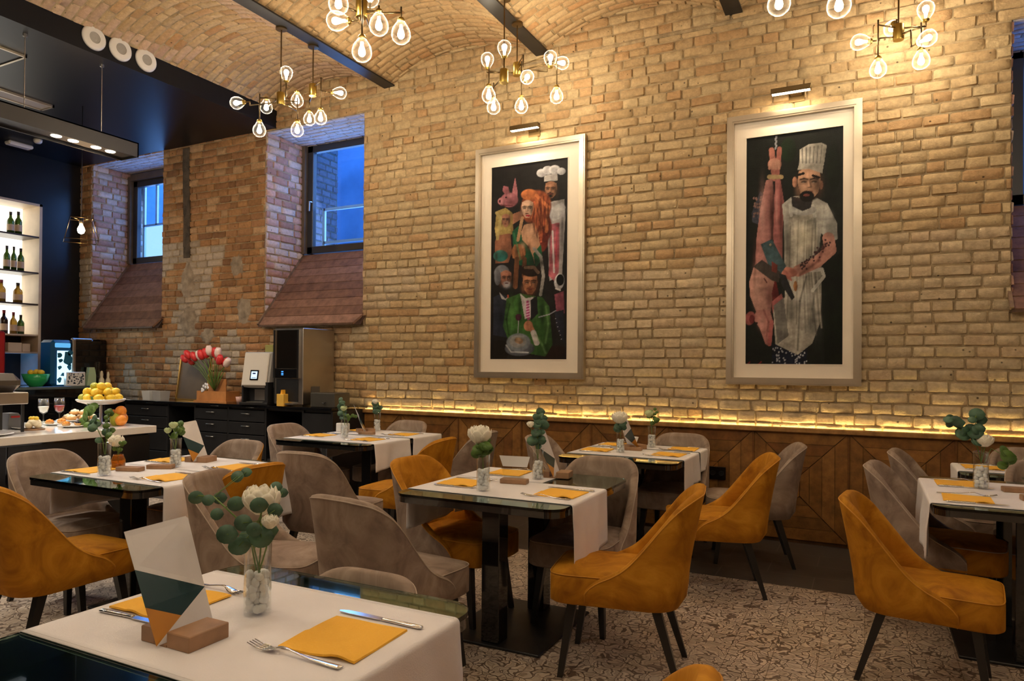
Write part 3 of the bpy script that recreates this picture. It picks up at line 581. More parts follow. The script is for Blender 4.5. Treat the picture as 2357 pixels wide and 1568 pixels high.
def painting_one():
    p=Paint(150,340,175,620,268,213,1380,1388,(.010,.008,.008),3)
    p.ell(560,1350,90,40,(40,22,14)); p.ell(230,1330,60,60,(30,24,20))
    # pig head, upper left
    p.poly([(296,470),(300,400),(316,322),(330,400),(330,470)],(196,112,122)); p.ell(282,455,52,42,(176,98,110)); p.poly([(240,400),(246,372),(275,378),(285,415),(262,430)],(186,100,112)); p.ell(236,462,24,22,(196,120,128)); p.ell(224,462,7,9,(90,35,45)); p.ell(262,440,6,5,(40,15,20)); p.line([(232,485),(300,488)],4,(120,55,62))
    # tall chef, upper right
    p.poly([(515,470),(600,455),(606,560),(590,900),(520,930),(505,620)],(176,170,168)); p.poly([(525,600),(575,590),(572,880),(545,930),(515,900)],(196,96,110),.6); p.line([(535,640),(545,880)],5,(225,210,210)); p.line([(560,620),(556,850)],4,(200,60,80))
    p.poly([(512,560),(520,510),(590,470),(606,500),(600,560),(540,580)],(196,194,196)); p.face(525,400,44,(176,120,84),0,beard=(28,20,18),look=-4)
    p.poly([(484,350),(487,315),(560,305),(562,345)],(206,200,196)); 
    for x,y,r in ((470,300,28),(505,285,30),(545,283,32),(582,292,24)): p.ell(x,y,r,r*.85,(204,202,206))
    # blonde woman, left
    p.poly([(205,520),(260,500),(300,530),(290,700),(210,720),(195,620)],(176,150,74),.6); p.poly([(280,545),(350,520),(366,560),(300,600)],(170,110,78)); p.face(262,575,34,(170,112,84),.25,look=-2); p.poly([(210,660),(290,650),(300,760),(280,820),(200,825),(196,700)],(160,98,66)); p.ell(232,780,44,34,(30,120,110)); p.line([(205,530),(230,560),(212,680)],9,(196,172,96)); p.line([(296,540),(300,650)],7,(150,120,60))
    # woman with red hair, centre
    p.ell(440,500,88,100,(150,70,24),.2,.8); p.ell(475,610,56,95,(160,62,26),-.1,.8); p.ell(400,425,48,32,(196,106,40),0,.6); p.ell(470,690,42,70,(120,40,20),0,.8); p.line([(440,430),(510,500),(500,640)],10,(206,112,46),.8); p.line([(430,470),(480,560),(470,700)],6,(210,90,40),.8)
    p.poly([(372,600),(430,590),(455,650),(470,760),(440,830),(340,800),(330,700)],(206,150,110)); p.poly([(300,640),(345,600),(362,690),(400,730),(425,790),(440,860),(330,830),(310,760)],(24,92,58)); p.poly([(425,770),(470,715),(480,800),(440,850)],(26,104,64)); p.face(390,510,46,(216,170,138),0,look=-2); p.ell(394,548,16,6,(170,30,40)); p.line([(360,560),(335,690)],9,(200,150,100)); 
    p.ell(340,760,42,48,(146,88,42)); 
    for q in range(5): p.line([(310+q*16,790-q*4),(318+q*12,720+q*3)],6,(170,105,55))
    p.line([(330,800),(322,960)],14,(120,72,36)); p.line([(375,800),(372,900)],12,(110,66,34)); p.line([(430,740),(470,790),(485,900),(470,1010)],9,(150,146,140),.8)
    for q in range(26):
        x=430+p.rs.rand()*90; y=430+p.rs.rand()*90; p.stroke([(x,y),(x+18-p.rs.rand()*40,y+80),(x-10+p.rs.rand()*30,y+170)],4,(214,112,44) if p.rs.rand()<.45 else (84,30,12),.6)
    p.soft(400,640,34,40,(226,176,138),.6); p.soft(400,730,14,26,(96,48,34),.8); p.soft(365,720,20,22,(220,166,128),.5); p.soft(430,720,18,22,(214,160,124),.5); p.soft(330,760,16,60,(10,40,26),.7); p.stroke([(310,650),(330,720),(350,800)],5,(60,150,96),.5); p.soft(440,820,40,50,(10,14,12),.8)
    p.soft(570,520,34,30,(226,224,224),.6); p.soft(590,620,14,120,(70,66,70),.7); p.soft(520,700,12,120,(90,40,50),.7); p.soft(240,700,30,50,(190,124,90),.5); p.soft(205,780,14,50,(60,30,22),.7); p.soft(300,470,30,20,(110,54,62),.7); p.soft(285,430,16,16,(222,148,152),.5)
    # grey bearded man, lower left
    p.poly([(190,1020),(235,1000),(300,1030),(290,1260),(190,1240)],(46,52,68)); p.ell(240,880,46,46,(120,122,130)); p.face(265,915,44,(176,112,84),0,beard=(176,176,180),look=4); p.ell(215,905,20,46,(110,112,120)); p.poly([(225,990),(262,1030),(285,1015),(270,1040),(240,1030)],(190,186,186)); p.line([(278,1012),(282,1040)],5,(196,80,40))
    # diner in a green jacket
    p.poly([(270,1030),(350,1000),(400,1010),(480,1025),(520,1080),(540,1300),(500,1370),(400,1350),(290,1290),(250,1190)],(58,106,40),.5); p.poly([(350,1000),(385,1030),(430,1020),(420,1140),(380,1150)],(200,188,188)); p.poly([(412,1040),(450,1015),(455,1120),(415,1160)],(30,28,34)); p.poly([(386,1045),(402,1042),(410,1150),(398,1160),(388,1140)],(176,60,120)); 
    for q in range(6): p.line([(386,1062+q*16),(406,1056+q*16)],2,(235,200,225))
    p.face(408,945,56,(190,122,78),.1,beard=(120,66,36),look=2); p.ell(410,870,60,34,(40,24,16),.1); p.line([(380,850),(430,850),(455,880)],9,(110,84,64)); p.ell(400,1190,26,30,(190,120,78)); p.line([(405,1180),(440,1250)],14,(186,118,78)); p.line([(430,1230),(450,1290)],16,(200,192,190))
    p.soft(300,1130,22,110,(92,150,66),.55); p.soft(480,1120,20,120,(20,50,18),.8); p.soft(350,1090,14,90,(18,40,16),.7); p.stroke([(290,1060),(270,1150),(285,1240)],5,(18,44,16),.7); p.stroke([(500,1080),(515,1180),(500,1290)],6,(110,160,84),.5); p.soft(240,1140,30,80,(20,24,36),.8); p.stroke([(440,1240),(480,1300),(500,1350)],6,(120,170,92),.45)
    p.ell(342,1140,18,20,(70,20,50)); p.line([(342,1160),(340,1230)],2.5,(170,170,170)); p.poly([(325,1125),(360,1125),(345,1162)],(86,26,60)); p.line([(460,1140),(520,1125),(590,1085)],3,(150,150,160))
    # plate on the table
    p.ell(350,1320,86,44,(96,102,112)); p.ell(343,1285,70,52,(130,138,148)); p.ell(340,1280,50,36,(160,160,158)); p.ell(345,1275,26,18,(190,150,110),.3,.9); p.line([(270,1300),(300,1340),(400,1345)],4,(190,195,200))
    # performer in black and white, lower right
    p.ell(575,935,28,46,(210,210,214),.1,.9); p.ell(580,925,22,34,(10,10,12)); p.poly([(548,1010),(600,990),(606,1120),(560,1110)],(150,70,90)); p.poly([(550,1110),(600,1100),(606,1300),(560,1200)],(40,42,56)); p.line([(556,975),(580,985)],4,(230,230,230)); 
    for q in range(6): p.ell(555+q*7,1150+q*24,3,3,(180,180,190))
    p.finish(); return p
def painting_two():
    p=Paint(150,350,168,643,272,218,1385,1395,(.006,.008,.006),5)
    p.poly([(540,900),(640,840),(640,1390),(560,1390)],(14,22,10),.8,0); p.ell(380,330,40,60,(22,40,20)); p.ell(600,420,30,120,(20,30,18))
    # hook and chain, raised arm with patterned sleeve
    for q in range(6): p.ell(320-(q%2)*4,266+q*11,5,7,(150,152,160))
    p.poly([(196,640),(240,530),(262,560),(240,700),(200,685)],(70,74,90),.9); 
    for q in range(22): p.ell(205+p.rs.rand()*45,560+p.rs.rand()*120,5,6,(150,110,100))
    # hanging pig
    p.line([(296,330),(312,470)],14,(186,112,96)); p.line([(336,325),(322,470)],12,(170,98,86)); p.ell(312,400,34,30,(196,130,110)); 
    for q in range(4): p.line([(286+q*16,420),(290+q*14,385)],7,(206,146,122))
    p.line([(285,462),(345,464)],11,(176,150,100)); p.poly([(268,480),(300,470),(312,560),(304,780),(300,900),(215,900),(222,760),(240,620)],(200,130,122),.3,.5); p.poly([(316,480),(340,470),(362,600),(352,760),(352,900),(325,880),(305,760),(312,600)],(184,104,100),.3,.5)
    p.poly([(210,900),(310,880),(320,960),(305,1060),(290,1160),(230,1150),(190,1050),(185,980)],(206,148,132),.3,.5); p.poly([(225,1120),(290,1120),(312,1190),(275,1240),(270,1290),(240,1210),(205,1160)],(200,132,122)); p.ell(190,1160,26,34,(186,96,92),.3); p.ell(200,1165,14,22,(120,40,44)); p.ell(280,1260,14,34,(190,120,112)); p.line([(262,965),(275,985)],3,(90,40,40)); p.line([(300,1180),(290,1290)],10,(190,100,96)); p.poly([(318,960),(340,1060),(310,1100),(300,1040)],(110,24,26)); p.poly([(300,1080),(350,1040),(368,1110),(350,1200),(352,1280),(335,1280),(335,1200),(305,1130)],(184,98,96)); p.ell(225,1185,6,5,(40,20,20))
    p.soft(296,640,14,160,(70,28,30),.85); p.soft(250,640,16,140,(226,170,160),.6); p.soft(345,650,10,180,(80,30,34),.7); p.soft(322,620,7,120,(214,150,142),.6); p.soft(222,1000,20,100,(226,178,160),.55); p.soft(290,1060,22,80,(110,56,54),.75); p.soft(215,900,14,120,(120,64,60),.5); p.stroke([(308,500),(304,640),(300,780)],5,(60,22,26),.8); p.soft(250,1180,20,40,(226,168,156),.5); p.soft(330,1140,12,60,(120,50,50),.7); p.stroke([(260,1120),(285,1180),(275,1250)],5,(120,62,60),.6)
    # butcher: trousers, apron, shirt, arm
    p.poly([(300,1290),(480,1300),(470,1392),(305,1392)],(20,28,48),.8)
    for q in range(60): p.ell(305+p.rs.rand()*170,1300+p.rs.rand()*90,3.5,4.5,(180,184,196))
    p.poly([(350,600),(400,560),(500,560),(570,600),(616,700),(618,775),(575,780),(540,745),(520,940),(365,940),(360,700)],(184,182,172),.4); p.poly([(560,610),(610,690),(616,780),(575,785),(545,740)],(176,176,168),.5)
    p.poly([(385,640),(515,650),(520,760),(545,930),(540,1180),(500,1290),(430,1345),(320,1290),(308,1120),(365,1060),(365,900),(380,760)],(178,172,158),.55,.45)
    for q in range(22): x=386+q*6.4; p.stroke([(x,670+p.rs.rand()*40),(x-8+p.rs.rand()*8,900+p.rs.rand()*60),(x-22+q*2.2,1180+p.rs.rand()*80)],3.2,(212,206,190) if p.rs.rand()<.5 else (104,100,88),.55)
    p.soft(380,800,26,150,(60,58,50),.8); p.soft(530,850,24,120,(50,52,48),.75); p.soft(450,760,50,90,(214,206,170),.5); p.soft(400,1130,40,110,(44,44,42),.75); p.soft(500,1180,50,90,(90,92,88),.6); p.soft(460,1060,60,50,(205,204,196),.5)
    p.stroke([(470,960),(440,1080),(430,1320)],5,(60,60,56),.7); p.stroke([(520,980),(500,1120),(520,1230)],5,(70,72,68),.6)
    p.line([(390,600),(395,655)],8,(210,208,200)); p.line([(500,610),(510,660)],8,(206,204,196)); p.ell(455,630,62,26,(190,190,184)); p.line([(365,935),(545,925)],9,(190,188,178)); p.line([(545,925),(555,960),(500,1030)],8,(190,188,178)); p.poly([(310,1100),(360,1060),(385,1250),(330,1290)],(120,118,112),.5)
    p.line([(575,770),(585,830),(520,890),(430,930)],28,(190,130,112),.5); 
    for q in range(46):
        t=p.rs.rand(); a=(580,775) if t<.35 else (560,850); p.ell(*(575-(t*145)+p.rs.randn()*7,790+t*135+p.rs.randn()*11),5,5,(70,44,48))
    p.soft(585,720,26,50,(96,98,92),.7); p.soft(560,660,30,30,(222,222,212),.6); p.soft(510,700,14,60,(80,82,76),.7); p.stroke([(560,800),(530,880),(440,950)],8,(90,44,40),.6)
    p.ell(385,935,42,24,(196,120,100),.2); 
    for q in range(4): p.line([(360,925+q*9),(385+q*4,950+q*8)],5,(186,108,92))
    # cleaver
    p.poly([(243,795),(300,770),(372,905),(340,950),(300,945)],(66,96,104),.6); p.poly([(205,905),(250,872),(345,935),(335,985),(300,975)],(74,66,60)); p.poly([(300,880),(330,900),(325,940),(300,930)],(120,50,40)); p.ell(293,798,6,6,(180,160,130)); p.poly([(335,940),(370,950),(415,1060),(400,1075),(350,1000)],(40,40,44)); p.ell(418,1005,10,26,(150,100,50))
    # head, toque, beard, neck
    p.poly([(395,560),(500,580),(490,620),(450,635),(400,610)],(52,48,50),.6); p.ell(482,500,68,86,(44,30,24)); p.ell(412,490,12,26,(176,120,92)); p.ell(540,508,9,22,(170,110,84)); p.face(482,500,72,(214,160,124),.08,(50,26,18)); p.ell(478,540,9,7,(232,190,160)); p.ell(472,562,36,28,(26,20,20)); p.ell(470,556,16,6,(140,70,60)); p.line([(430,455),(455,448)],6,(26,14,10)); p.line([(500,460),(530,470)],6,(26,14,10))
    p.poly([(425,430),(436,392),(552,400),(545,450),(480,425)],(186,180,166)); p.poly([(434,400),(436,330),(480,304),(540,298),(566,312),(552,410)],(196,190,176),.4)
    for q in range(6): p.line([(448+q*19,325-q*3),(450+q*17,398)],2.5,(130,126,118))
    for x in (182,240): p.line([(x-6,1388),(x+8,1376)],3,(150,20,24))
    p.finish(); return p
def painting(x0,x1,z0,z1,ix0,ix1,iz0,iz1,pt,label,la):
    t=empty('framed_painting',((x0+x1)/2,6.06,z0),0,label,'painting','framed paintings on the brick wall'); ox=(x0+x1)/2; oz=z0
    m=MB(); fw=.058; yf,yb=-.045,.02
    def fr(X0,X1,Z0,Z1,w_,yf,yb,mi=0):
        O=[(X0,Z0),(X1,Z0),(X1,Z1),(X0,Z1)]; I=[(X0+w_,Z0+w_),(X1-w_,Z0+w_),(X1-w_,Z1-w_),(X0+w_,Z1-w_)]
        for i in range(4):
            a,b,c,d=O[i],O[(i+1)%4],I[(i+1)%4],I[i]
            v=[(q[0]-ox,y,q[1]-oz) for y in(yf,yb) for q in(a,b,c,d)]
            m.add(v,[(0,1,2,3),(7,6,5,4),(0,4,5,1),(2,6,7,3),(1,5,6,2),(0,3,7,4)],mi)
    fr(x0,x1,z0,z1,fw,yf,yb); fr(x0+.012,x1-.012,z0+.012,z1-.012,fw-.026,yf-.006,yf); m.build('frame',M['champ'],t)
    m=MB(); fr(x0+fw,x1-fw,z0+fw,z1-fw,.02,-.012,.015); 
    X=(x0+fw,ix0,ix1,x1-fw); Z=(z0+fw,iz0,iz1,z1-fw)
    for i in range(3):
        for j in range(3):
            if i==1 and j==1: continue
            m.add([(X[a]-ox,-.01,Z[b]-oz) for a,b in((i,j),(i+1,j),(i+1,j+1),(i,j+1))],[(0,1,2,3)])
    fr(ix0-.008,ix1+.008,iz0-.008,iz1+.008,.008,-.013,-.004); m.build('mount',M['mat'],t)
    W,Hh=pt.W,pt.H; m=MB(); m.grid(lambda a,b:(ix0-ox+(ix1-ix0)*a,-.003,iz1-oz-(iz1-iz0)*b),W,Hh,flip=True)
    m.c=[tuple(q) for q in np.clip(pt.g,0,1).reshape(-1,3)]; m.build('picture',M['paint'],t)
    # picture lamp on an arm
    cx,cz=la; t=empty('picture_lamp',(cx,6.08,cz),0,'slim bronze picture lamp glowing above the '+('left' if x0<-2 else 'right')+' painting','wall lamp','picture lamps')
    m=MB(); m.box(-.15,.15,-.19,-.13,-.012,.03,0,None,.004); m.build('lamp_head',M['dkbrass'],t)
    m=MB(); m.box(-.012,.07,-.14,0,0.0,.012); m.box(-.03,.09,-.012,0,-.04,.05); m.build('bracket',M['dkbrass'],t)
    m=MB(); m.box(-.14,.14,-.183,-.145,-.016,-.011); m.build('lens',M['picled'],t)
    arealight('lamp_glow',(0,-.155,-.02),(0,.30,-1),.28,.03,(1,.76,.50),2.6,t)
painting(-3.468,-2.309,1.283,3.545,-3.303,-2.491,1.467,3.357,painting_one(),'tall framed painting of a crowd with a red-haired woman, chef and man in green','' or (-2.88,3.65))
painting(-1.042,-.028,1.263,3.495,-.89,-.162,1.433,3.308,painting_two(),'tall framed painting of a tattooed butcher in white apron beside a hanging pig',(-.535,3.60))
# ------------------------------------------------------------------ vents, trough light, emergency light
for k,y in enumerate((3.885,4.135,4.395)):
    t=empty('air_vent',(-6.22,y,4.327),PI/2,['leftmost round white air nozzle on the black soffit','middle round white air nozzle on the black soffit','rightmost round white air nozzle on the black soffit'][k],'air vent','round air nozzles on the soffit')
    R=Matrix.Rotation(PI/2,3,'X')
    m=MB(); m.lathe([(.098,0),(.110,.006),(.106,.02),(.085,.034),(.062,.022),(.056,.03),(.050,.026)],32,R=R,cap=False); m.lathe([(.001,.0),(.005,.002)],6,(0.0,-.012,-.095),R=R); m.build('nozzle_ring',M['plastic'],t,True)
    m=MB()
    for i in range(6): m.lathe([(.006+.008*i,.0195),(.009+.008*i,.0225),(.012+.008*i,.0195)],20,(0,0,0),R=R,cap=False)
    m.lathe([(.0005,.019),(.054,.019)],24,(0,0,0),R=R,cap=False); m.build('grille',M['grille'],t,True)
t=empty('trough_light',(-6.44,2.4,3.47),0,'long black suspended lighting trough with recessed spots over the bar','ceiling light')
m=MB(); a,b,c,d=-.13,.13,-.07,.07; m.box(a,a+.012,-2.4,2.0,c,d); m.box(b-.012,b,-2.4,2.0,c,d); m.box(a,b,-2.4,2.0,d-.012,d); m.box(a,b,1.988,2.0,c,d); m.box(a,b,-2.4,-2.388,c,d); m.box(a+.012,b-.012,-2.4,2.0,c+.02,c+.03); m.build('housing',P('dark_bronze_trough',(.022,.019,.016),.5),t)
for y in (-1.4,.30,.95): pass
for y in (1.80,1.66,1.45,1.30,.30,.15,.0,-.15,-.5,-1.2,-2.0):
    m=MB(); m.lathe([(.0,-.052),(.034,-.052),(.04,-.055),(.044,-.05)],16,(0,y,0)); m.build('spot',M['down'],t,True)
for y in (1.5,0,-1.5): arealight('spot_beam',(0,y,-.08),(0,0,-1),.2,.5,(1,.90,.76),30,t,2.2)
for y in (1.67,1.0): m=MB(); m.tube([(.06,y,.07),(.06,y,.72)],.004,6); m.lathe([(.001,.72),(.018,.72),(.018,.70),(.001,.69)],12,(.06,y,0)); m.build('suspension_rod',M['brushed'],t)
m=MB(); m.box(-8.085,-7.885,.5,4.485,4.178,4.192); o=m.build('ceiling_slot_vent',M['grille']); tag(o,'long narrow metal slot vent in the black ceiling above the bar','ceiling vent')
m=MB(); 
for s_ in ((-8.10,-8.08,.48,4.5),(-7.89,-7.87,.48,4.5),(-8.1,-7.87,4.48,4.5)): m.box(*s_,4.168,4.192)
m.build('vent_rim',M['champ'],o)
m=MB(); m.box(-7.27,-6.83,3.2,3.64,4.182,4.192); o=m.build('ceiling_hatch',M['blackmatt']); tag(o,'square access hatch with pale rim in the black ceiling at the left edge','ceiling hatch')
m=MB()
for s_ in ((-7.28,-7.26,3.19,3.655),(-6.84,-6.82,3.19,3.655),(-7.28,-6.82,3.635,3.655),(-7.28,-6.82,3.19,3.21)): m.box(*s_,4.172,4.192)
m.build('hatch_rim',M['champ'],o)
m=MB(); m.box(-9.68,-9.56,4.93,5.22,4.14,4.19,0,None,.015); o=m.build('emergency_light',M['plastic']); tag(o,'white box emergency light on the black ceiling at far left','emergency light')
m=MB(); m.lathe([(.001,-.045),(.03,-.045),(.045,-.03),(.05,0),(.001,0)],20,(-9.26,5.10,4.19)); o=m.build('smoke_detector',M['plastic'],None,True); tag(o,'round white smoke detector on the black ceiling beside the emergency light','smoke detector')
# wire pendant near the far window
t=empty('wire_pendant_lamp',(-7.6,4.64,2.86),-.5,'bare bulb pendant in a tapered wire cage hanging before the far left window','pendant lamp')
m=MB(); tp=[(.105*sx,.105*sy,.10) for sx,sy in((-1,-1),(1,-1),(1,1),(-1,1))]; bt=[(.155*sx,.155*sy,-.14) for sx,sy in((-1,-1),(1,-1),(1,1),(-1,1))]
for i in range(4): m.tube([tp[i],tp[(i+1)%4]],.004,6); m.tube([bt[i],bt[(i+1)%4]],.004,6); m.tube([tp[i],bt[i]],.004,6); m.tube([tp[i],(0,0,.085)],.003,6)
m.build('wire_cage',M['dkbrass'],t,True)
m=MB(); m.tube([(0,0,.06),(0,0,4.19-2.86)],.004,6); m.lathe([(.001,.05),(.02,.05),(.02,.11),(.001,.12)],12); m.build('cord',M['blackmatt'],t,True)
m=MB(); m.lathe([(.012,.05),(.018,.03),(.034,-.005),(.036,-.025),(.026,-.052),(0,-.064)],16); b=m.build('bulb',M['bulb'],t,True)
l=D.lights.new('pendant_light','POINT'); l.energy=9; l.color=(1,.55,.22); l.shadow_soft_size=.03; lo=D.objects.new('pendant_light',l); C.objects.link(lo); lo.parent=b
# ------------------------------------------------------------------ chairs
def sm(t): t=min(1,max(0,t)); return t*t*(3-2*t)
HC=.85
def plan(l,off=0):
    """plan curve of the shell: l metres of arc from the middle of the back, inset by off"""
    s=1 if l>=0 else -1; l=abs(l); a,r=.10,.145
    if l<a: x,y,nx,ny=l,-.285,0,1
    elif l<a+r*PI/2: t=(l-a)/r; x,y=a+r*math.sin(t),-.285+r-r*math.cos(t); nx,ny=-math.sin(t),math.cos(t)
    else: q=l-a-r*PI/2; x,y=a+r,-.285+r+q; nx,ny=-1,0
    return s*(x+nx*off),y+ny*off
RIM=[(0,.846),(.12,.843),(.20,.826),(.27,.778),(.32,.712),(.37,.630),(.42,.553),(.46,.508),(.51,.474),(.56,.448),(.60,.415),(.625,.380),(.637,.343)]
def rim(l):
    l=abs(l)
    for (a,za),(b,zb) in zip(RIM[:-1],RIM[1:]):
        if l<=b+1e-9:
            i=RIM.index((a,za)); m0=(RIM[i+1][1]-RIM[max(i-1,0)][1])/(RIM[i+1][0]-RIM[max(i-1,0)][0]) if i else 0; j=min(i+2,len(RIM)-1); m1=(RIM[j][1]-RIM[i][1])/(RIM[j][0]-RIM[i][0]); h=b-a; t=(l-a)/h
            return (2*t**3-3*t*t+1)*za+(t**3-2*t*t+t)*h*m0+(-2*t**3+3*t*t)*zb+(t**3-t*t)*h*m1
    return RIM[-1][1]
LM=.637
def shell_pt(l,t,off):
    zt=rim(l); zb=.335; z=zb+(zt-zb)*t; x,y=plan(l,off)
    k=max(0,(z-.42)/.43); y-=.075*k**1.25; x*=1-.045*k
    tk=max(0,1-t*(zt-zb)/.07); q=1-.13*tk*tk; x*=q; y=(y+.02)*q-.02
    return x,y,z
def make_chair(outer,inner,pipe,seatm,label,cat='chair'):
    t=empty('upholstered_chair',(0,0,0),0,label,cat,'velvet tub chairs around the tables')
    nu,nv=64,9; TH=.044
    m=MB(); m.grid(lambda a,b:shell_pt(-LM+2*LM*a,b,0),nu,nv)
    m.add([shell_pt(-LM+2*LM*i/nu,0,0) for i in range(nu+1)]+[shell_pt(-LM+2*LM*i/nu,0,TH) for i in range(nu+1)],[(i+nu+2,i+nu+1,i,i+1)[::-1] for i in range(nu)])
    m.build('outer_shell',outer,t,True)
    def inn(a,b):
        l=-LM+2*LM*a
        if b<.25:   # rolled rim
            th=PI*(1-b/.25); x,y,z=shell_pt(l,1,TH/2-TH/2*math.cos(PI-th)); return x,y,z+math.sin(th)*.014
        tt=1-(b-.25)/.75*(1-max(0,min(1,(.40-.335)/max(.01,rim(l)-.335)))) ; x,y,z=shell_pt(l,max(0,tt),TH+.006*math.sin(PI*min(1,(b-.25)*1.6)))
        return x,y,z
    m=MB(); m.grid(inn,nu,14,flip=True)
    for sg in (-1,1):  # front ends of the wings
        l=sg*LM; A=[shell_pt(l,k/6,0) for k in range(7)]; B=[shell_pt(l,k/6,TH) for k in range(7)]
        m.add(A+B,[((i,i+1,i+8,i+7) if sg>0 else (i+7,i+8,i+1,i)) for i in range(6)])
    m.build('backrest',inner,t,True)
    m=MB(); m.tube([shell_pt(-LM+2*LM*i/60,1,.001) for i in range(61)],.0032,6); m.tube([shell_pt(LM,k/8,.0) for k in range(9)],.003,6); m.tube([shell_pt(-LM,k/8,.0) for k in range(9)],.003,6); m.build('piping',pipe,t,True)
    # seat cushion
    def outl(a,inset):
        th=2*PI*a; c,s=math.cos(th),math.sin(th); e=2/7.
        x=abs(c)**e*(1 if c>0 else -1)*(.228-inset); y=abs(s)**e*(1 if s>0 else -1)*(.265-inset)+.060
        if y<0.1: x*=1-.10*min(1,(.1-y)/.3)
        return x,y
    prof=[(.012,.335),(0,.345),(0,.40),(0,.45),(.003,.462),(.012,.472),(.03,.479),(.08,.486),(.14,.489),(.215,.490)]
    m=MB(); n=44; v=[]
    for ins,z in prof:
        for i in range(n): x,y=outl(i/n,ins); v.append((x,y,z))
    f=[(k*n+i,k*n+(i+1)%n,(k+1)*n+(i+1)%n,(k+1)*n+i) for k in range(len(prof)-1) for i in range(n)]; f.append(tuple(range(n))[::-1]); f.append(tuple((len(prof)-1)*n+i for i in range(n)))
    m.add(v,f); m.build('seat',seatm,t,True)
    m=MB(); m.tube([(*outl(i/n,.002),.466) for i in range(n)],.0028,5,closed=True); m.build('seat_piping',pipe,t,True)
    for sx in (-1,1):
        for sy in (-1,1):
            tx,ty=sx*.165,sy*.185+.03; bx,by=sx*.198,(.265 if sy>0 else -.262)
            m=MB(); A=.021;B=.0125; v=[(tx+a*A,ty+b*A,.345) for a,b in((-1,-1),(1,-1),(1,1),(-1,1))]+[(bx+a*B,by+b*B,0) for a,b in((-1,-1),(1,-1),(1,1),(-1,1))]
            m.add(v,[(0,1,2,3),(7,6,5,4)]+[(i+4,(i+1)%4+4,(i+1)%4,i) for i in range(4)]); m.build('leg',M['leg'],t)
    return t
PC={}
def chair(kind,x,y,phi,label,sc=1):
    rz=math.radians(phi-90)
    if kind in PC: c=dup(PC[kind],(x,y,0),rz,label)
    else:
        A={'M':('mustard','mustard','pipeM','mustard'),'T':('taupe','taupe','pipeT','taupe'),'MT':('mustard','taupe','pipeM','taupe'),'TM':('taupe','mustard','pipeM','mustard'),'TS':('taupe','taupe','pipeT','mustard')}[kind]
        c=make_chair(M[A[0]],M[A[1]],M[A[2]],M[A[3]],label); c.location=(x,y,0); c.rotation_euler=(0,0,rz); PC[kind]=c
    c.scale=(sc,sc,sc); return c
chair('M',-1.0,3.17,190,'mustard velvet chair at the right side of the centre table, back towards the camera')
chair('T',-1.90,2.58,84,'large taupe velvet chair seen from behind, between foreground table and centre table')
chair('M',-.84,4.60,195,'mustard velvet chair at the right side of the corner table by the panelling')
chair('T',-.74,5.38,193,'taupe velvet chair behind the mustard one, closest to the black wall socket')
chair('T',-1.34,5.46,-90,'taupe chair facing the camera behind the table under the gap between paintings')
chair('T',-1.40,3.70,-90,'taupe chair facing the camera at the back of the centre table')
chair('T',-4.00,5.38,-90,'taupe chair against the panelling behind the far table left of the paintings')
chair('MT',-3.96,3.28,-90,'two-tone chair, mustard outside and taupe inside, behind the left table')
chair('TM',-2.09,3.42,-4,'two-tone chair at the left of the centre table, mustard seat, taupe outside')
chair('T',-1.32,1.385,-90,'taupe chair whose top rim just shows behind the foreground table glass',.91)
chair('M',-3.26,2.78,180,'mustard chair at the right side of the left table, partly behind eucalyptus leaves')
chair('T',-2.66,2.55,16,'pale taupe chair behind the foreground bouquet, between the left and centre tables')
chair('T',-3.17,3.62,94,'dark taupe chair seen from behind between the left table and the far table')
chair('T',-4.44,4.76,-3,'taupe chair at the left end of the far table beside the black cabinet')
chair('M',-3.14,4.44,184,'mustard chair at the right of the far table, behind the two-tone chair')
chair('T',-3.12,5.08,182,'taupe chair in front of the panelling, half hidden by the big white rose')
chair('T',-2.03,5.08,0,'taupe chair at the left of the corner table, behind the eucalyptus vase')
chair('M',.235,3.68,-7,'mustard velvet chair at the right edge, in profile in front of the dark table',.94)
chair('TS',.36,4.56,-9,'taupe chair with a mustard seat behind the right-hand mustard chair')
chair('T',.50,5.36,-8,'taupe chair farthest back on the right, against the panelling')
chair('T',.98,4.86,-90,'taupe chair behind the right edge table, cut by the photo edge')
chair('T',1.00,5.64,-90,'taupe chair against the panelling at the far right edge')
chair('T',-4.22,2.55,2,'taupe chair at the far left side of the left table')
chair('M',-3.55,2.06,90,'mustard chair seen from behind at the left edge of the photo')
chair('M',-.57,1.14,186,'mustard chair whose top peeks over the bottom edge of the photo')
# ------------------------------------------------------------------ tables
def rrect(x0,x1,y0,y1,r,n=7):
    p=[]
    for cx,cy,a in((x1-r,y1-r,0),(x0+r,y1-r,PI/2),(x0+r,y0+r,PI),(x1-r,y0+r,1.5*PI)):
        for i in range(n+1): t=a+PI/2*i/n; p.append((cx+r*math.cos(t),cy+r*math.sin(t)))
    return p
def table(x0,x1,y0,y1,label,dx=0):
    cx,cy=(x0+x1)/2,(y0+y1)/2; a,b=(x1-x0)/2,(y1-y0)/2
    t=empty('dining_table',(cx,cy,0),0,label,'table','black tables with green glass tops')
    m=MB(); m.prism(rrect(-a+.004,a-.004,-b+.004,b-.004,.075),.712,.742); sharp(m.build('tabletop',M['tabtop'],t))
    m=MB(); m.prism(rrect(-a,a,-b,b,.08),.7425,.7555); sharp(m.build('glass_top',[M['tglass']],t))
    for s in (-1,1):
        m=MB(); c=s*b*.52; m.box(dx-.05,dx+.05,c-.05,c+.05,.014,.712,0,None,.004); m.build('column',M['blackpanel'],t)
    m=MB(); m.box(dx-.28,dx+.28,-b*.66,b*.66,0,.014,0,None,.003); m.build('base_plate',M['blackmatt'],t)
    m=MB(); m.box(dx-.04,dx+.04,-b*.8,b*.8,.69,.712); m.build('top_support',M['blackmatt'],t)
    return t
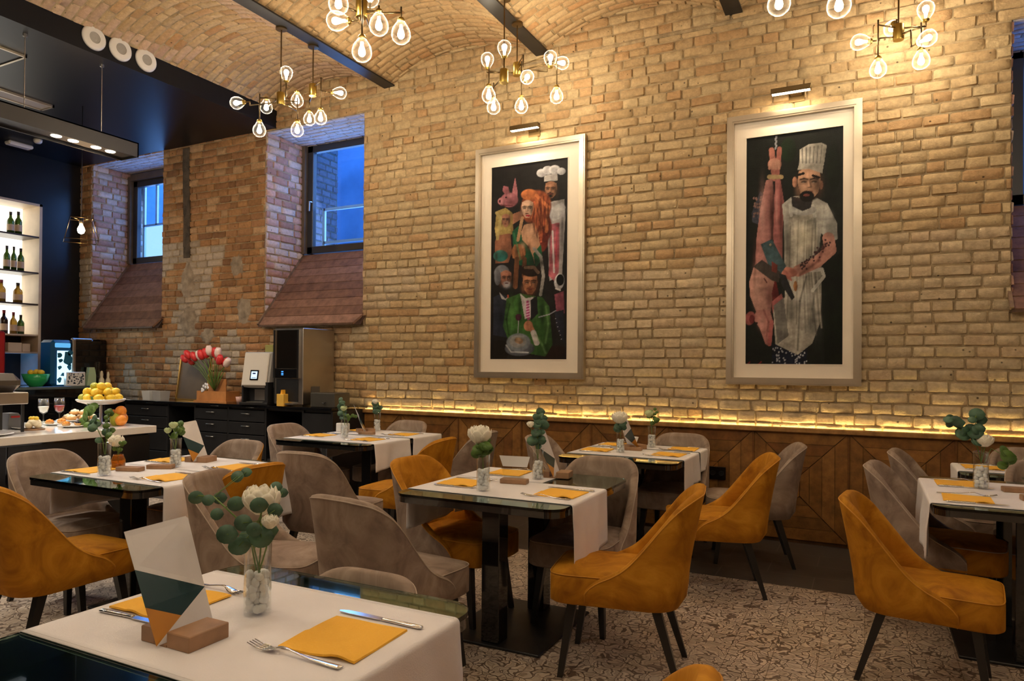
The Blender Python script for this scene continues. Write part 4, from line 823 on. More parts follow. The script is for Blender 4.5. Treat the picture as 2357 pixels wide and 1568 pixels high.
T0=(-1.80,-.925,.72,1.645); T1=(-4.24,-3.26,2.28,3.42); T2=(-4.54,-3.56,4.42,5.66); T3=(-2.13,-1.215,2.88,3.92); T5=(-1.985,-1.12,4.62,5.72); T6=(.285,1.25,3.83,4.90); T7=(.53,1.5,5.14,5.74)
table(*T0,'black glass-topped table in the foreground with the tall menu card',-.25); table(*T1,'black glass-topped table at the left, in front of the marble counter',.08); table(*T2,'black table farthest left at the back, beside the black cabinets',.33)
table(*T3,'black glass-topped table in the centre of the photo'); table(*T5,'black table in front of the panelling, below the gap between the paintings',-.08); table(*T6,'black table at the right edge with two yellow napkins',-.08); table(*T7,'small black table behind the right edge table, against the panelling',.3)
TZ=.7560
def runner(x0,x1,y0,y1,dl,dr,label,sl=0,seed=1,rot=0):
    """cotton runner lying across the table and hanging over both edges"""
    r=.012; cx,cy=(x0+x1)/2,(y0+y1)/2; w=(x1-x0)/2+.006; hw=(y1-y0)/2
    pts=[]   # (x,z,drop) along the runner
    def side(s,d):
        out=[]; n=14
        for i in range(n): out.append((s*w,TZ-r-(d)*(1-i/n),(1-i/n)*d))
        for i in range(5): a=PI/2*i/4; out.append((s*(w-r+r*math.cos(a)),TZ-r+r*math.sin(a)+.001,0))
        return out
    P_=(side(-1,dl) if dl>0 else [(-w+.01,TZ+.001,0)])+[( -w+r+(2*w-2*r)*i/10,TZ+.001,0) for i in range(1,10)]+(side(1,dr)[::-1] if dr>0 else [(w-.01,TZ+.001,0)])
    k=len(P_); ny=22; rs=random.Random(seed); ph=[rs.random()*6 for _ in range(4)]; m=MB()
    def fn(a,b):
        i=min(k-1,int(round(a*(k-1)))); x,z,d=P_[i]; y=-hw+2*hw*b; s=1 if x>0 else -1
        if d>0:
            q=min(1,d/.12)
            x+=s*q*(.004+.007*math.sin(y*17+ph[0])+.006*math.sin(y*39+ph[1])+.02*d)
            y*=1-.05*d*3*(.5+.5*math.sin(d*9+ph[2])); z+=.012*math.sin(y*9+ph[3])*q*d/.25+sl*d*(y/hw)
        return (x+cx,y+cy,max(z,.0))
    m.grid(fn,k-1,ny); o=m.build('table_runner',M['cloth'],None,True); md=o.modifiers.new('thickness','SOLIDIFY'); md.thickness=.0022; md.offset=1
    # stitched hems
    for e,bb in (('a',.02),('b',.98)):
        h=MB(); h.tube([Vector(fn(i/(k-1),bb))+Vector((0,0,.0022)) for i in range(k)],.0011,4); h.build('hem',M['cloth'],o)
    return tag(o,label,'tablecloth','white cotton table runners')
runner(T0[0],T0[1],.965,1.53,.26,.27,'white cotton runner on the foreground table, under the tall menu card',seed=3)
runner(T1[0],T1[1],2.43,2.865,.22,.30,'nearer white runner on the left table, hanging deep beside the mustard chair back',seed=4)
runner(T1[0],T1[1],2.875,3.36,.22,.30,'farther white runner on the left table, below the standing card',seed=5)
runner(T2[0],T2[1],4.56,5.06,.22,.21,'nearer white runner on the far left back table, left of the slit',seed=6)
runner(T2[0],T2[1],5.11,5.57,.22,.22,'farther white runner on the far left back table, right of the slit',seed=7)
runner(T3[0],T3[1],3.02,3.50,.2,.27,'white runner on the centre table hanging over the mustard seat',seed=8,sl=.05)
runner(T3[0],-1.58,3.51,3.90,.2,0,'short white runner on the far left part of the centre table',seed=9)
runner(T5[0],T5[1],4.85,5.33,.2,.21,'nearer white runner on the table below the gap between the paintings',seed=10,sl=.08)
runner(T5[0],T5[1],5.37,5.64,.2,.13,'narrow farther white runner on the table below the gap between the paintings',seed=11,sl=.1)
runner(T6[0],T6[1],3.92,4.78,.26,.2,'white runner on the right edge table, over the mustard chairs',seed=12)
runner(T7[0],T7[1],5.24,5.66,.1,.1,'white runner on the small table at the far right by the panelling',seed=13)
# ------------------------------------------------------------------ table ware
ZC=.7592
def make_fork():
    t=empty('fork',(0,0,0),0,'x','fork','forks on the tables')
    st=[(0,.0085,.004),(.01,.0105,.004),(.05,.0085,.0045),(.10,.005,.007),(.145,.0032,.014),(.165,.0035,.016),(.178,.008,.013),(.190,.0125,.008),(.205,.0135,.005),(.215,.0135,.005)]
    m=MB(); n=len(st)
    v=[];f=[]
    for x,h,z in st: v+=[(x,-h,z),(x,-h*.6,z+.0016),(x,h*.6,z+.0016),(x,h,z),(x,h*.6,z-.0014),(x,-h*.6,z-.0014)]
    for i in range(n-1): f+=[(i*6+j,i*6+(j+1)%6,(i+1)*6+(j+1)%6,(i+1)*6+j) for j in range(6)]
    f.append((5,4,3,2,1,0)); f.append(tuple((n-1)*6+j for j in range(6))); m.add(v,[q[::-1] for q in f]); m.build('fork_handle',M['steel'],t,True)
    m=MB()
    for y in (-.0115,-.0040,.0040,.0115): m.tube([(.213,y,.005),(.235,y*1.0,.006),(.262,y*.98,.0125)],[.0020,.0018,.0010],6)
    m.build('tines',M['steel'],t,True); return t
def make_knife():
    t=empty('table_knife',(0,0,0),0,'x','knife','knives on the tables')
    m=MB(); st=[(0,.006,.0025),(.004,.0088,.004),(.03,.0088,.005),(.09,.0062,.005),(.115,.0058,.0045),(.118,.0066,.005)]
    v=[];f=[];n=len(st)
    for x,h,z in st: v+=[(x,h*math.cos(2*PI*j/10),.005+z*.9*math.sin(2*PI*j/10)) for j in range(10)]
    for i in range(n-1): f+=[(i*10+j,i*10+(j+1)%10,(i+1)*10+(j+1)%10,(i+1)*10+j) for j in range(10)]
    f.append(tuple(range(10))); f.append(tuple((n-1)*10+j for j in range(10))); m.add(v,[q[::-1] for q in f]); m.build('knife_handle',M['steel'],t,True)
    m=MB(); pl=[(.117,-.005),(.125,-.0095),(.20,-.0105),(.235,-.009),(.256,-.001),(.252,.006),(.22,.0088),(.125,.007)]
    m.prism(pl,.0045,.0062); m.build('blade',M['steel'],t); return t
def make_napkin(seed=0):
    s=.105; m=MB(); rs=random.Random(seed); a,b=rs.random()*6,rs.random()*6
    def top(z0,sc,l):
        def g(u,v):
            x=(u-.5)*2*s*sc; y=(v-.5)*2*s*sc; e=max(abs(u-.5),abs(v-.5))*2
            z=z0+.0035*math.sin(u*5+a)*math.sin(v*4+b)*e+.006*max(0,math.sin(u*9+a))*max(0,e-.8)*4*(v<.5)
            return (x,y,max(z0-.0005,z))
        return g
    N=14
    for i,z0 in enumerate((.0015,.0035,.0055)):
        m.grid(top(z0,1-.004*i,i),N,N)
    g=top(.0055,.992,2); h=top(.0008,1,0)
    for k in range(4):
        def edge(u,v,k=k):
            p=((u,0),(1,u),(1-u,1),(0,1-u))[k]; A=g(*p); B=h(*p); return tuple(B[i]*(1-v)+A[i]*v for i in range(3))
        m.grid(edge,N,1,flip=False)
    o=m.build('napkin',M['napkin'],None,True); return tag(o,'x','napkin','yellow paper napkins')
NP=[make_napkin(s) for s in (1,5)]; FK=make_fork(); KN=make_knife(); used=set()
def place(proto,loc,rz,label):
    if proto.name in used: return dup(proto,loc,rz,label)
    used.add(proto.name); proto.location=loc; proto.rotation_euler=(0,0,rz); proto['label']=label; return proto
def setting(x,y,side,seat,fork=True,knife=True,j=0):
    """side +1: guest sits at the +X side of the napkin"""
    place(NP[(j)%2],(x,y,ZC),math.radians((rnd()-.5)*6),'yellow napkin, '+seat)
    if side>0:
        if fork: place(FK,(x+.10,y-.130,ZC),PI-.06+rnd()*.06,'steel fork by the napkin, '+seat)
        if knife: place(KN,(x+.125,y+.135,ZC),PI+.02-rnd()*.06,'steel knife by the napkin, '+seat)
    else:
        if knife: place(KN,(x-.10,y-.130,ZC),rnd()*.06,'steel knife by the napkin, '+seat)
        if fork: place(FK,(x-.12,y+.135,ZC),-rnd()*.06,'steel fork by the napkin, '+seat)
setting(-1.082,1.285,1,'right of the foreground table',j=0)
setting(-1.655,1.265,-1,'behind the tall menu card on the foreground table',j=1)
setting(-4.11,2.60,-1,'near left of the left table',j=1); setting(-4.09,3.12,-1,'far left of the left table')
setting(-3.47,2.635,1,'near right of the left table'); setting(-3.47,3.10,1,'far right of the left table',j=1)
setting(-4.40,4.86,-1,'near left of the far left back table'); setting(-4.40,5.43,-1,'far left of the far left back table',j=1)
setting(-3.80,4.79,1,'near right of the far left back table'); setting(-3.80,5.31,1,'far right of the far left back table',j=1)
setting(-1.96,3.29,-1,'near left of the centre table'); setting(-1.90,3.73,-1,'far left of the centre table',j=1)
setting(-1.36,3.25,1,'near right of the centre table')
setting(-1.84,5.10,-1,'near left of the table under the gap between paintings'); setting(-1.84,5.52,-1,'far left of the table under the gap between paintings',j=1)
setting(-1.28,5.08,1,'near right of the table under the gap between paintings'); setting(-1.27,5.49,1,'far right of the table under the gap between paintings',j=1)
setting(.45,4.10,-1,'nearest on the right edge table'); setting(.46,4.62,-1,'behind the nearest one on the right edge table',j=1)
setting(.68,5.46,-1,'on the small far right table by the panelling')
# menu cards
def make_menu():
    t=empty('menu_card',(0,0,0),0,'x','menu card','folded colour-block cards in wooden blocks')
    m=MB(); m.box(-.10,-.052,-.055,.055,0,.036,0,None,.002); m.box(-.012,.062,-.055,.055,0,.036,0,None,.002); m.box(-.052,-.012,-.055,.055,0,.006); m.build('wooden_block',M['oak'],t)
    A=Vector((-.022,-.072,.0075)); B=Vector((-.022,.082,.0075)); Cc=Vector((-.118,.080,.262)); Dd=Vector((-.140,-.072,.250))
    nrm=(B-A).cross(Dd-A).normalized()*.0006
    def pt(a,b): lo=A+(B-A)*a; hi=Dd+(Cc-Dd)*a; return lo+(hi-lo)*b
    m=MB()
    def poly(ps,mi):
        n=len(ps); v=[pt(*q)+nrm for q in ps]+[pt(*q)-nrm for q in ps]
        m.add(v,[tuple(range(n))]+[tuple(range(n,2*n))[::-1]]+[(i,i+n,(i+1)%n+n,(i+1)%n) for i in range(n)],mi)
    poly([(0,0),(1,0),(1,.34),(.5,.17)],0); poly([(0,0),(.5,.17),(0,.33)],2); poly([(0,.33),(.5,.17),(1,.34),(0,.66)],1); poly([(0,.66),(1,.34),(1,.97),(.97,1),(.0,1)],0)
    m.build('card',[M['cardw'],M['cardteal'],M['cardor']],t); return t
MN=make_menu()
place(MN,(-1.392,1.115,ZC-.0005),0,'tall folded menu card, white, teal and ochre, on the foreground table')
place(MN,(-3.87,3.18,ZC-.0005),.25,'white, teal and ochre card in a wooden block on the left table')
place(MN,(-1.575,3.745,ZC-.0005),.15,'white, teal and ochre card behind the vases on the centre table')
place(MN,(-4.235,5.33,ZC-.0005),.9,'white, teal and ochre card between two vases on the far left back table')
place(MN,(-1.60,5.33,ZC-.0005),.9,'white, teal and ochre card on the table under the gap between paintings')
# flat wooden holders
def holder(x,y,rz,label,acr=False):
    t=empty('wooden_holder',(x,y,ZC),rz,label,'holder','small wooden card holders'); m=MB(); m.box(-.075,.075,-.03,.03,0,.026,0,None,.003); m.build('block',M['oak'],t)
    if acr: m=MB(); m.add([(-.06,.0,.026),(.05,.0,.026),(.085,.012,.15),(-.095,.012,.15)],[(0,1,2,3)]); o=m.build('clear_sleeve',M['glass'],t); md=o.modifiers.new('t','SOLIDIFY'); md.thickness=.002; m=MB(); m.add([(-.07,.006,.09),(.07,.006,.09),(.083,.0135,.147),(-.093,.0135,.147)],[(0,1,2,3)]); o=m.build('white_insert',M['cardw'],t); md=o.modifiers.new('t','SOLIDIFY'); md.thickness=.0015
    return t
holder(-3.90,2.69,.35,'long wooden card holder beside the amber jar on the left table'); holder(-3.83,2.84,.5,'smaller wooden holder in the middle of the left table'); holder(-1.71,3.42,.15,'wooden holder with a clear sleeve between the vases of the centre table',True)
holder(-1.60,5.22,.1,'wooden holder before the card on the table under the gap between paintings'); holder(-4.10,5.15,.1,'wooden holder before the card on the far left back table'); holder(.72,4.47,.1,'wooden holder behind the vase on the right edge table'); holder(.76,4.22,.1,'small wooden holder cut by the right edge of the photo')
# ------------------------------------------------------------------ vases and flowers
def make_vase(h,r,seed):
    t=empty('glass_vase',(0,0,0),0,'x','vase','glass vases filled with white pebbles')
    m=MB(); m.lathe([(.001,.0),(r*.86,.0),(r,.006),(r,.05),(r*.94,h*.62),(r*.99,h-.004),(r*1.03,h),(r*.97,h-.002),(r*.9,h*.62),(r*.94,.05),(r*.92,.012),(.001,.010)],24); m.build('glass',M['glass'],t,True)
    rs=random.Random(seed); m=MB(); top=h*.60
    z=.016
    while z<top:
        for k in range(5):
            a=k*2*PI/5+rs.random()*1.0+z*40; rr=r*.55; e=Euler((rs.random()*3,rs.random()*3,rs.random()*3)).to_matrix()
            m.ball((rr*math.cos(a),rr*math.sin(a),z+rs.random()*.006),r*.40,8,sc=(1,.85,.7),R=e)
        m.ball((0,0,z),r*.38,8); z+=r*.46
    p=m.build('pebbles',M['pebble'],t,True); p['kind']='stuff'
    return t
VA=make_vase(.178,.034,1); VB=make_vase(.165,.032,7)
def rose(loc,base,r,label,seed=0,mat='petal'):
    """one bloom on its stem; loc = bloom centre, base = foot of the stem"""
    t=empty('white_rose',base,0,label,'flower','cut flowers in the vases'); o=Vector(loc)-Vector(base); rs=random.Random(seed); m=MB()
    m.ball(o+Vector((0,0,-.05*r)),r*.62,12,sc=(1,1,1.15))
    for ring,(n,rr,hh,op) in enumerate(((4,.48,1.0,.0),(5,.68,.98,.1),(6,.86,.86,.3),(7,1.0,.62,.6))):
        for k in range(n):
            a0=2*PI*(k+.5*ring+rs.random()*.2)/n; wd=2*PI/n*.78
            def fn(u,v,a0=a0,rr=rr,hh=hh,op=op):
                a=a0+(u-.5)*2*wd*(.45+.55*math.sin(PI*(.12+.76*v))); q=r*rr*(math.sin(PI*(.07+(.70-op*.28)*v))**.75)*(1+.05*math.sin(a*5+ring))
                z=-r*.85+v*r*(hh+.80)*(1-.30*(abs(u-.5)*2)**2*v); return (o.x+q*math.cos(a),o.y+q*math.sin(a),o.z+z*.88)
            m.grid(fn,6,6)
    b=m.build('bloom',M[mat],t,True); md=b.modifiers.new('t','SOLIDIFY'); md.thickness=.0008
    m=MB(); m.tube([(0,0,0),tuple(o*.5+Vector((.004,.003,0))),tuple(o-Vector((0,0,r*.8)))],.0022,6); m.build('stem',M['stem'],t,True); return t
def sprig(base,leaves,label,mat='leafE',path=None,name='eucalyptus_sprig'):
    """stem from base through the leaf list; leaves = (x,y,z,radius[,tilt])"""
    t=empty(name,base,0,label,'greenery','green sprigs in the vases'); B=Vector(base); m=MB(); rs=random.Random(len(leaves)+int(abs(base[0])*100))
    for lf in leaves:
        c=Vector(lf[:3])-B; r=lf[3]; nrm=Vector((.4+rs.uniform(-.6,.6),-1+rs.uniform(-.3,.3),rs.uniform(-.3,.8)))
        if len(lf)>4: nrm=Vector(lf[4])
        nrm.normalize(); q=nrm.to_track_quat('Z','Y').to_matrix(); n=14; rg=[c-q@Vector((0,0,.10*r))]+[c+q@Vector((r*math.cos(2*PI*j/n)*(1.0 if j%n else 1.12),r*.93*math.sin(2*PI*j/n),.06*r*math.cos(4*PI*j/n))) for j in range(n)]
        m.add(rg,[(0,1+j,1+(j+1)%n) for j in range(n)],0)
    l=m.build('leaves',M[mat],t,True); md=l.modifiers.new('t','SOLIDIFY'); md.thickness=.0009
    m=MB(); path=path or []; pp=[Vector((0,0,0))]+[Vector(p)-B for p in path]
    if len(pp)>1: m.tube(pp,[.0022]*len(pp),6)
    for lf in leaves:
        c=Vector(lf[:3])-B; k=min(pp[1:] or pp,key=lambda p:(p-c).length); m.tube([k,c],.0009,5)
    m.build('stem',M['stem'],t,True); return t
def vase(kind,x,y,label,sc=1):
    v=place(VA if kind=='A' else VB,(x,y,ZC-.0003),rnd()*3,label); v.scale=(sc,sc,sc); return v
# foreground
vase('A',-1.394,1.315,'glass vase of white pebbles on the foreground table',1.03)
rose((-1.348,1.28,1.060),(-1.392,1.315,.86),.046,'large ivory rose among eucalyptus on the foreground table',1)
rose((-1.286,1.25,1.018),(-1.388,1.311,.86),.021,'small white bud low at the right of the foreground bouquet',2)
LV=[(-1.609,1.300,1.039,0.0199),(-1.526,1.270,1.045,0.0158),(-1.530,1.310,1.043,0.0173),(-1.436,1.280,1.042,0.0211),(-1.458,1.240,1.021,0.0164),(-1.344,1.220,1.015,0.0221),(-1.271,1.200,1.068,0.0204),(-1.291,1.270,1.042,0.0192),(-1.376,1.200,0.988,0.0252),(-1.379,1.240,0.950,0.0257),(-1.293,1.230,0.984,0.0271),(-1.297,1.210,1.006,0.0186),(-1.544,1.380,1.090,0.0180),(-1.532,1.400,1.100,0.0145),(-1.400,1.380,1.073,0.0162),(-1.416,1.420,1.050,0.0142),(-1.342,1.300,0.980,0.0219),(-1.393,1.280,0.964,0.0220)]
F=(.62,-.75,.15)
LV=[(*q,(F[0]+random.uniform(-.35,.35),F[1]+random.uniform(-.2,.2),F[2]+random.uniform(-.35,.35))) for q in LV]
left=[q for q in LV if q[0]<-1.42]; right=[q for q in LV if q[0]>=-1.42]
sprig((-1.400,1.318,.86),left,'long eucalyptus sprig reaching left over the foreground table',path=[(-1.405,1.30,.95),(-1.43,1.285,1.0),(-1.475,1.28,1.03),(-1.53,1.29,1.05),(-1.60,1.30,1.045)])
sprig((-1.388,1.318,.86),right,'dense eucalyptus sprig around the ivory rose on the foreground table',path=[(-1.38,1.29,.93),(-1.36,1.26,.98),(-1.31,1.24,1.02),(-1.28,1.22,1.06)])
def bunch(x,y,z0,pts,lab,mat='leafE',r=.016,n=10,seed=0):
    """sprig in a vase at x,y: leaves scattered along the path points"""
    rs=random.Random(seed); P_=[Vector((x,y,z0-.05))]+[Vector(p) for p in pts]; L=[]
    for i in range(n):
        k=1+rs.random()*(len(P_)-1.001)-1e-4; k=max(1,min(len(P_)-1.001,k)); a,b=P_[int(k)],P_[min(len(P_)-1,int(k)+1)]; c=a.lerp(b,k-int(k))+Vector((rs.uniform(-.03,.03),rs.uniform(-.03,.03),rs.uniform(-.025,.03))); L.append((c.x,c.y,c.z,r*rs.uniform(.7,1.25)))
    return sprig(tuple(P_[0]),L,lab,mat,[tuple(p) for p in P_[1:]])
# left table
vase('A',-3.858,2.504,'pebble vase with eucalyptus at the front of the left table',1.05); bunch(-3.858,2.504,.93,[(-3.87,2.50,.96),(-3.90,2.49,1.02),(-3.95,2.5,1.05)],'grey-green eucalyptus in the front vase of the left table',n=9,r=.022,seed=2); bunch(-3.85,2.504,.93,[(-3.85,2.51,.97),(-3.86,2.52,1.06),(-3.86,2.52,1.11)],'taller leafy sprig in the front vase of the left table','leafG',n=10,r=.018,seed=3)
m=MB(); m.lathe([(.001,0),(.034,0),(.038,.01),(.040,.05),(.030,.075),(.028,.085),(.026,.083),(.028,.075),(.037,.05),(.034,.012),(.001,.008)],20,(-4.057,2.72,ZC)); o=m.build('amber_jar',M['amber'],None,True); tag(o,'small amber glass jar holding a white rose on the left table','jar')
rose((-4.075,2.715,.925),(-4.058,2.72,.79),.046,'white rose in the small amber jar on the left table',4); bunch(-4.057,2.72,.86,[(-4.05,2.72,.87),(-4.03,2.71,.89)],'small green leaves under the rose in the amber jar','leafG',n=8,r=.013,seed=5)
vase('B',-3.809,2.926,'pebble vase with pale green blossom, farther back on the left table',1.08); bunch(-3.809,2.926,.93,[(-3.80,2.93,.95),(-3.80,2.93,1.0)],'bushy green leaves in the farther vase of the left table','leafG',n=14,r=.024,seed=6)
rose((-3.80,2.90,1.02),(-3.808,2.926,.86),.026,'pale green blossom in the farther vase of the left table',7,'petalG'); rose((-3.85,2.90,.985),(-3.812,2.926,.86),.022,'small pale blossom lower left in the farther vase of the left table',8,'petalG')
# far left back table
vase('A',-4.074,4.811,'pebble vase at the front of the far left back table'); bunch(-4.074,4.811,.93,[(-4.08,4.81,.95),(-4.09,4.80,1.0),(-4.10,4.8,1.07)],'loose greenery in the front vase of the far left back table','leafE',n=15,r=.026,seed=9); rose((-4.07,4.79,1.02),(-4.073,4.811,.87),.030,'pale blossom in the front vase of the far left back table',10,'petalG'); bunch(-4.05,4.811,.93,[(-4.02,4.81,.94),(-3.96,4.8,.95)],'leafy twig bending right from the front vase of the far left back table','leafG',n=6,r=.016,seed=11)
vase('B',-4.237,5.479,'pebble vase at the back of the far left back table, right of the card',1.1); bunch(-4.237,5.479,.93,[(-4.24,5.48,.95),(-4.24,5.47,1.0)],'dark leaves in the back vase of the far left back table','leafE',n=13,r=.028,seed=12); rose((-4.24,5.45,1.045),(-4.237,5.479,.87),.030,'white flower in the back vase of the far left back table',13)
# centre table
vase('A',-1.746,3.134,'pebble vase with one big white rose on the centre table',1.05); rose((-1.765,3.13,1.045),(-1.747,3.134,.87),.062,'big white rose on the centre table',14)
bunch(-1.746,3.134,.93,[(-1.75,3.13,.945),(-1.74,3.12,.97),(-1.73,3.12,.99)],'collar of leaves under the big white rose on the centre table','leafG',n=16,r=.024,seed=15)
vase('A',-1.657,3.611,'pebble vase with tall eucalyptus on the centre table',.98); bunch(-1.657,3.611,.93,[(-1.655,3.61,.95),(-1.66,3.61,1.0),(-1.645,3.61,1.06),(-1.64,3.61,1.12)],'tall eucalyptus in the rear vase of the centre table','leafE',n=19,r=.026,seed=16); rose((-1.695,3.59,1.07),(-1.658,3.611,.87),.022,'tiny white bud at the top left of the centre eucalyptus',17)
# table under the gap between paintings
vase('A',-1.633,5.032,'pebble vase with a white rose on the table under the gap between paintings',.95); rose((-1.637,5.03,1.02),(-1.633,5.032,.87),.060,'white peony-like rose before the lit ledge, below the left painting edge',18); bunch(-1.633,5.032,.92,[(-1.63,5.03,.93),(-1.63,5.02,.955)],'dark collar of leaves under the rose before the lit ledge','leafE',n=12,r=.028,seed=19)
vase('B',-1.521,5.486,'slim pebble vase behind the card below the gap between paintings',1.02); bunch(-1.521,5.486,.92,[(-1.52,5.48,.94),(-1.51,5.48,.98),(-1.51,5.48,1.04)],'loose small-leaved greenery behind the card below the gap between paintings','leafG',n=16,r=.017,seed=20); rose((-1.535,5.46,1.03),(-1.522,5.486,.87),.036,'pale greenish flower behind the card below the gap between paintings',21,'petalG')
# right tables
vase('A',.556,4.501,'pebble vase with eucalyptus on the right edge table',1.12); bunch(.556,4.501,.95,[(.54,4.50,.98),(.50,4.48,1.04),(.45,4.47,1.08),(.42,4.46,1.10)],'eucalyptus leaning left from the right edge vase','leafE',n=12,r=.030,seed=22); bunch(.556,4.501,.95,[(.56,4.50,.98),(.53,4.49,1.07),(.53,4.49,1.15)],'upright eucalyptus in the right edge vase','leafE',n=9,r=.030,seed=23); rose((.57,4.48,1.02),(.557,4.501,.90),.042,'white rose in the right edge vase',24); bunch(.57,4.501,.95,[(.60,4.49,.98),(.65,4.47,.95),(.68,4.46,.90)],'leaf hanging right from the right edge vase','leafG',n=5,r=.030,seed=25)
t=empty('oil_bottle',(.914,5.45,ZC-.001),0,'small clear bottle of green herbs on the far right table','bottle'); m=MB(); m.lathe([(.001,0),(.026,0),(.028,.06),(.014,.09),(.012,.13),(.016,.135),(.013,.135),(.010,.13),(.012,.09),(.025,.06),(.023,.006),(.001,.005)],16); m.build('glass',M['glass'],t,True); m=MB(); [m.ball((random.uniform(-.01,.01),random.uniform(-.01,.01),.015+i*.009),.010,7) for i in range(9)]; m.build('herbs',M['leafG'],t,True); m=MB(); m.lathe([(.001,.128),(.011,.128),(.011,.15),(.001,.152)],12); m.build('stopper',M['white'],t,True)
# folded white card boxes standing on two tables
m=MB(); m.box(-.06,.06,-.035,.035,0,.085,0,None,.008); o=m.build('sugar_holder',M['white']); o.location=(-4.45,5.23,ZC); tag(o,'small white sachet holder left of the card on the far left back table','sachet holder')
m=MB(); m.lathe([(.001,0),(.03,0),(.035,.01),(.058,.07),(.055,.07),(.032,.014),(.001,.012)],18); o=m.build('paper_cone_holder',M['white'],None,True); o.location=(-1.70,5.53,ZC); tag(o,'white cup-shaped holder left of the card below the gap between paintings','cup')
# ------------------------------------------------------------------ marble counter
t=empty('bar_counter',(-5.62,1.6,0),0,'black bar counter with a white marble top at the left edge','bar counter')
m=MB(); m.box(-.58,.50,-3.2,2.08,0,.845); m.build('cabinet',M['blackpanel'],t)
for y in (-2.2,-1.1,0,1.05): m=MB(); m.box(.50,.506,y+.004,y+1.04,.08,.83); m.build('panel',M['black'],t)
m=MB(); m.box(-.62,.535,-3.2,.77,.845,.90,0,None,.003); m.box(-.62,.535,.774,2.13,.845,.90,0,None,.003); m.build('marble_top',M['marble'],t)
# back bar
t=empty('back_bar',(-9.6,3.2,0),0,'black back bar along the left wall carrying machines and bottles','back bar')
m=MB(); m.box(-.37,.36,-3,2.85,0,1.06); m.build('cabinet',M['blackpanel'],t); m=MB(); m.box(-.375,.40,-3,2.86,1.06,1.095,0,None,.003); m.build('bar_top',P('glass_ledge',(.10,.13,.13),.1,coat=.5),t)
# lit shelf unit
t=empty('lit_shelf',(-10.2,4.4,1.05),0,'tall backlit wine shelf recessed in the black wall at the left edge','shelf unit')
wd=P('pale_shelf_wood',(.62,.49,.34),.5,var=.12,vs=5); H=2.49
m=MB(); m.box(-.19,.225,1.13,1.165,0,H); m.box(-.19,.225,-1.0,1.165,H-.03,H); m.box(-.19,.225,-1.0,-.965,0,H); m.build('casing',wd,t)
m=MB(); m.box(-.19,-.18,-.965,1.13,.74,H-.03); m.build('lit_back',M['shelfback'],t); m=MB(); m.box(-.19,-.182,-.965,1.13,0,.74); m.build('dark_back',M['blackmatt'],t)
for z in (3.10,2.615,2.19,1.775,1.54): m=MB(); m.box(-.18,.215,-.965,1.13,z-1.05-.022,z-1.05,0,None,.002); m.build('shelf',P('dark_shelf',(.05,.035,.025),.4) if z>1.8 else wd,t)
BG=[P('bottle_green',(.05,.10,.015),.08,trans=.35),P('bottle_amber',(.36,.20,.03),.08,trans=.4),P('bottle_dark',(.03,.015,.012),.1),P('bottle_red',(.22,.01,.02),.15)]
LBL=P('bottle_label',(.55,.42,.30),.6); CAP=[P('foil_red',(.22,.02,.04),.4),P('foil_dark',(.03,.02,.02),.4)]
def bottle(x,y,z,h,r,g,c,label,lab=True):
    t=empty('bottle',(x,y,z),0,label,'bottle','bottles on the lit shelf')
    m=MB(); m.lathe([(.001,0),(r,0),(r,h*.56),(r*.86,h*.64),(r*.42,h*.74),(r*.36,h*.9),(.001,h*.9)],16); m.build('bottle_body',BG[g],t,True)
    m=MB(); m.lathe([(r*.40,h*.86),(r*.42,h),(.001,h)],12); m.build('cap',CAP[c],t,True)
    if lab: m=MB(); m.lathe([(r*1.02,h*.14),(r*1.02,h*.42)],16,cap=False); m.build('paper_label',LBL,t,True)
bottle(-10.1,5.235,3.101,.29,.042,0,1,'left wine bottle on the top lit shelf'); bottle(-10.1,5.33,3.101,.31,.044,0,1,'right wine bottle on the top lit shelf')
bottle(-10.1,5.195,2.616,.32,.040,0,1,'left of three wine bottles on the second lit shelf'); bottle(-10.1,5.28,2.616,.32,.034,0,1,'middle of three wine bottles on the second lit shelf'); bottle(-10.1,5.365,2.616,.31,.040,0,1,'right of three wine bottles on the second lit shelf')
bottle(-10.1,5.135,2.191,.29,.05,1,0,'squat amber bottle at the edge of the third lit shelf'); bottle(-10.1,5.335,2.191,.27,.055,1,1,'round-shouldered bottle of golden liquor on the third lit shelf')
bottle(-10.1,5.17,1.776,.31,.046,2,0,'tall dark bottle at the left of the lowest lit shelf'); bottle(-10.1,5.285,1.776,.29,.042,1,0,'amber bottle in the middle of the lowest lit shelf'); bottle(-10.1,5.375,1.776,.26,.042,0,1,'short bottle at the right of the lowest lit shelf')
for k,(y,w_) in enumerate(((5.28,.17),(5.42,.10))): m=MB(); m.box(-10.18,-10.04,y-w_/2,y+w_/2,1.541,1.541+(.12 if k==0 else .11),0,None,.006); o=m.build('gift_box',P('cream_box_%d'%k,(.62,.50,.34),.6)); tag(o,['wider cream carton on the bottom shelf of the lit unit','narrow cream carton right of the wider one on the bottom shelf'][k],'box')
m=MB(); m.box(-9.60,-9.42,4.40,4.85,1.095,1.78,0,None,.02); o=m.build('red_dispenser',M['red']); tag(o,'tall dark red appliance at the left edge in front of the lit shelf','appliance')
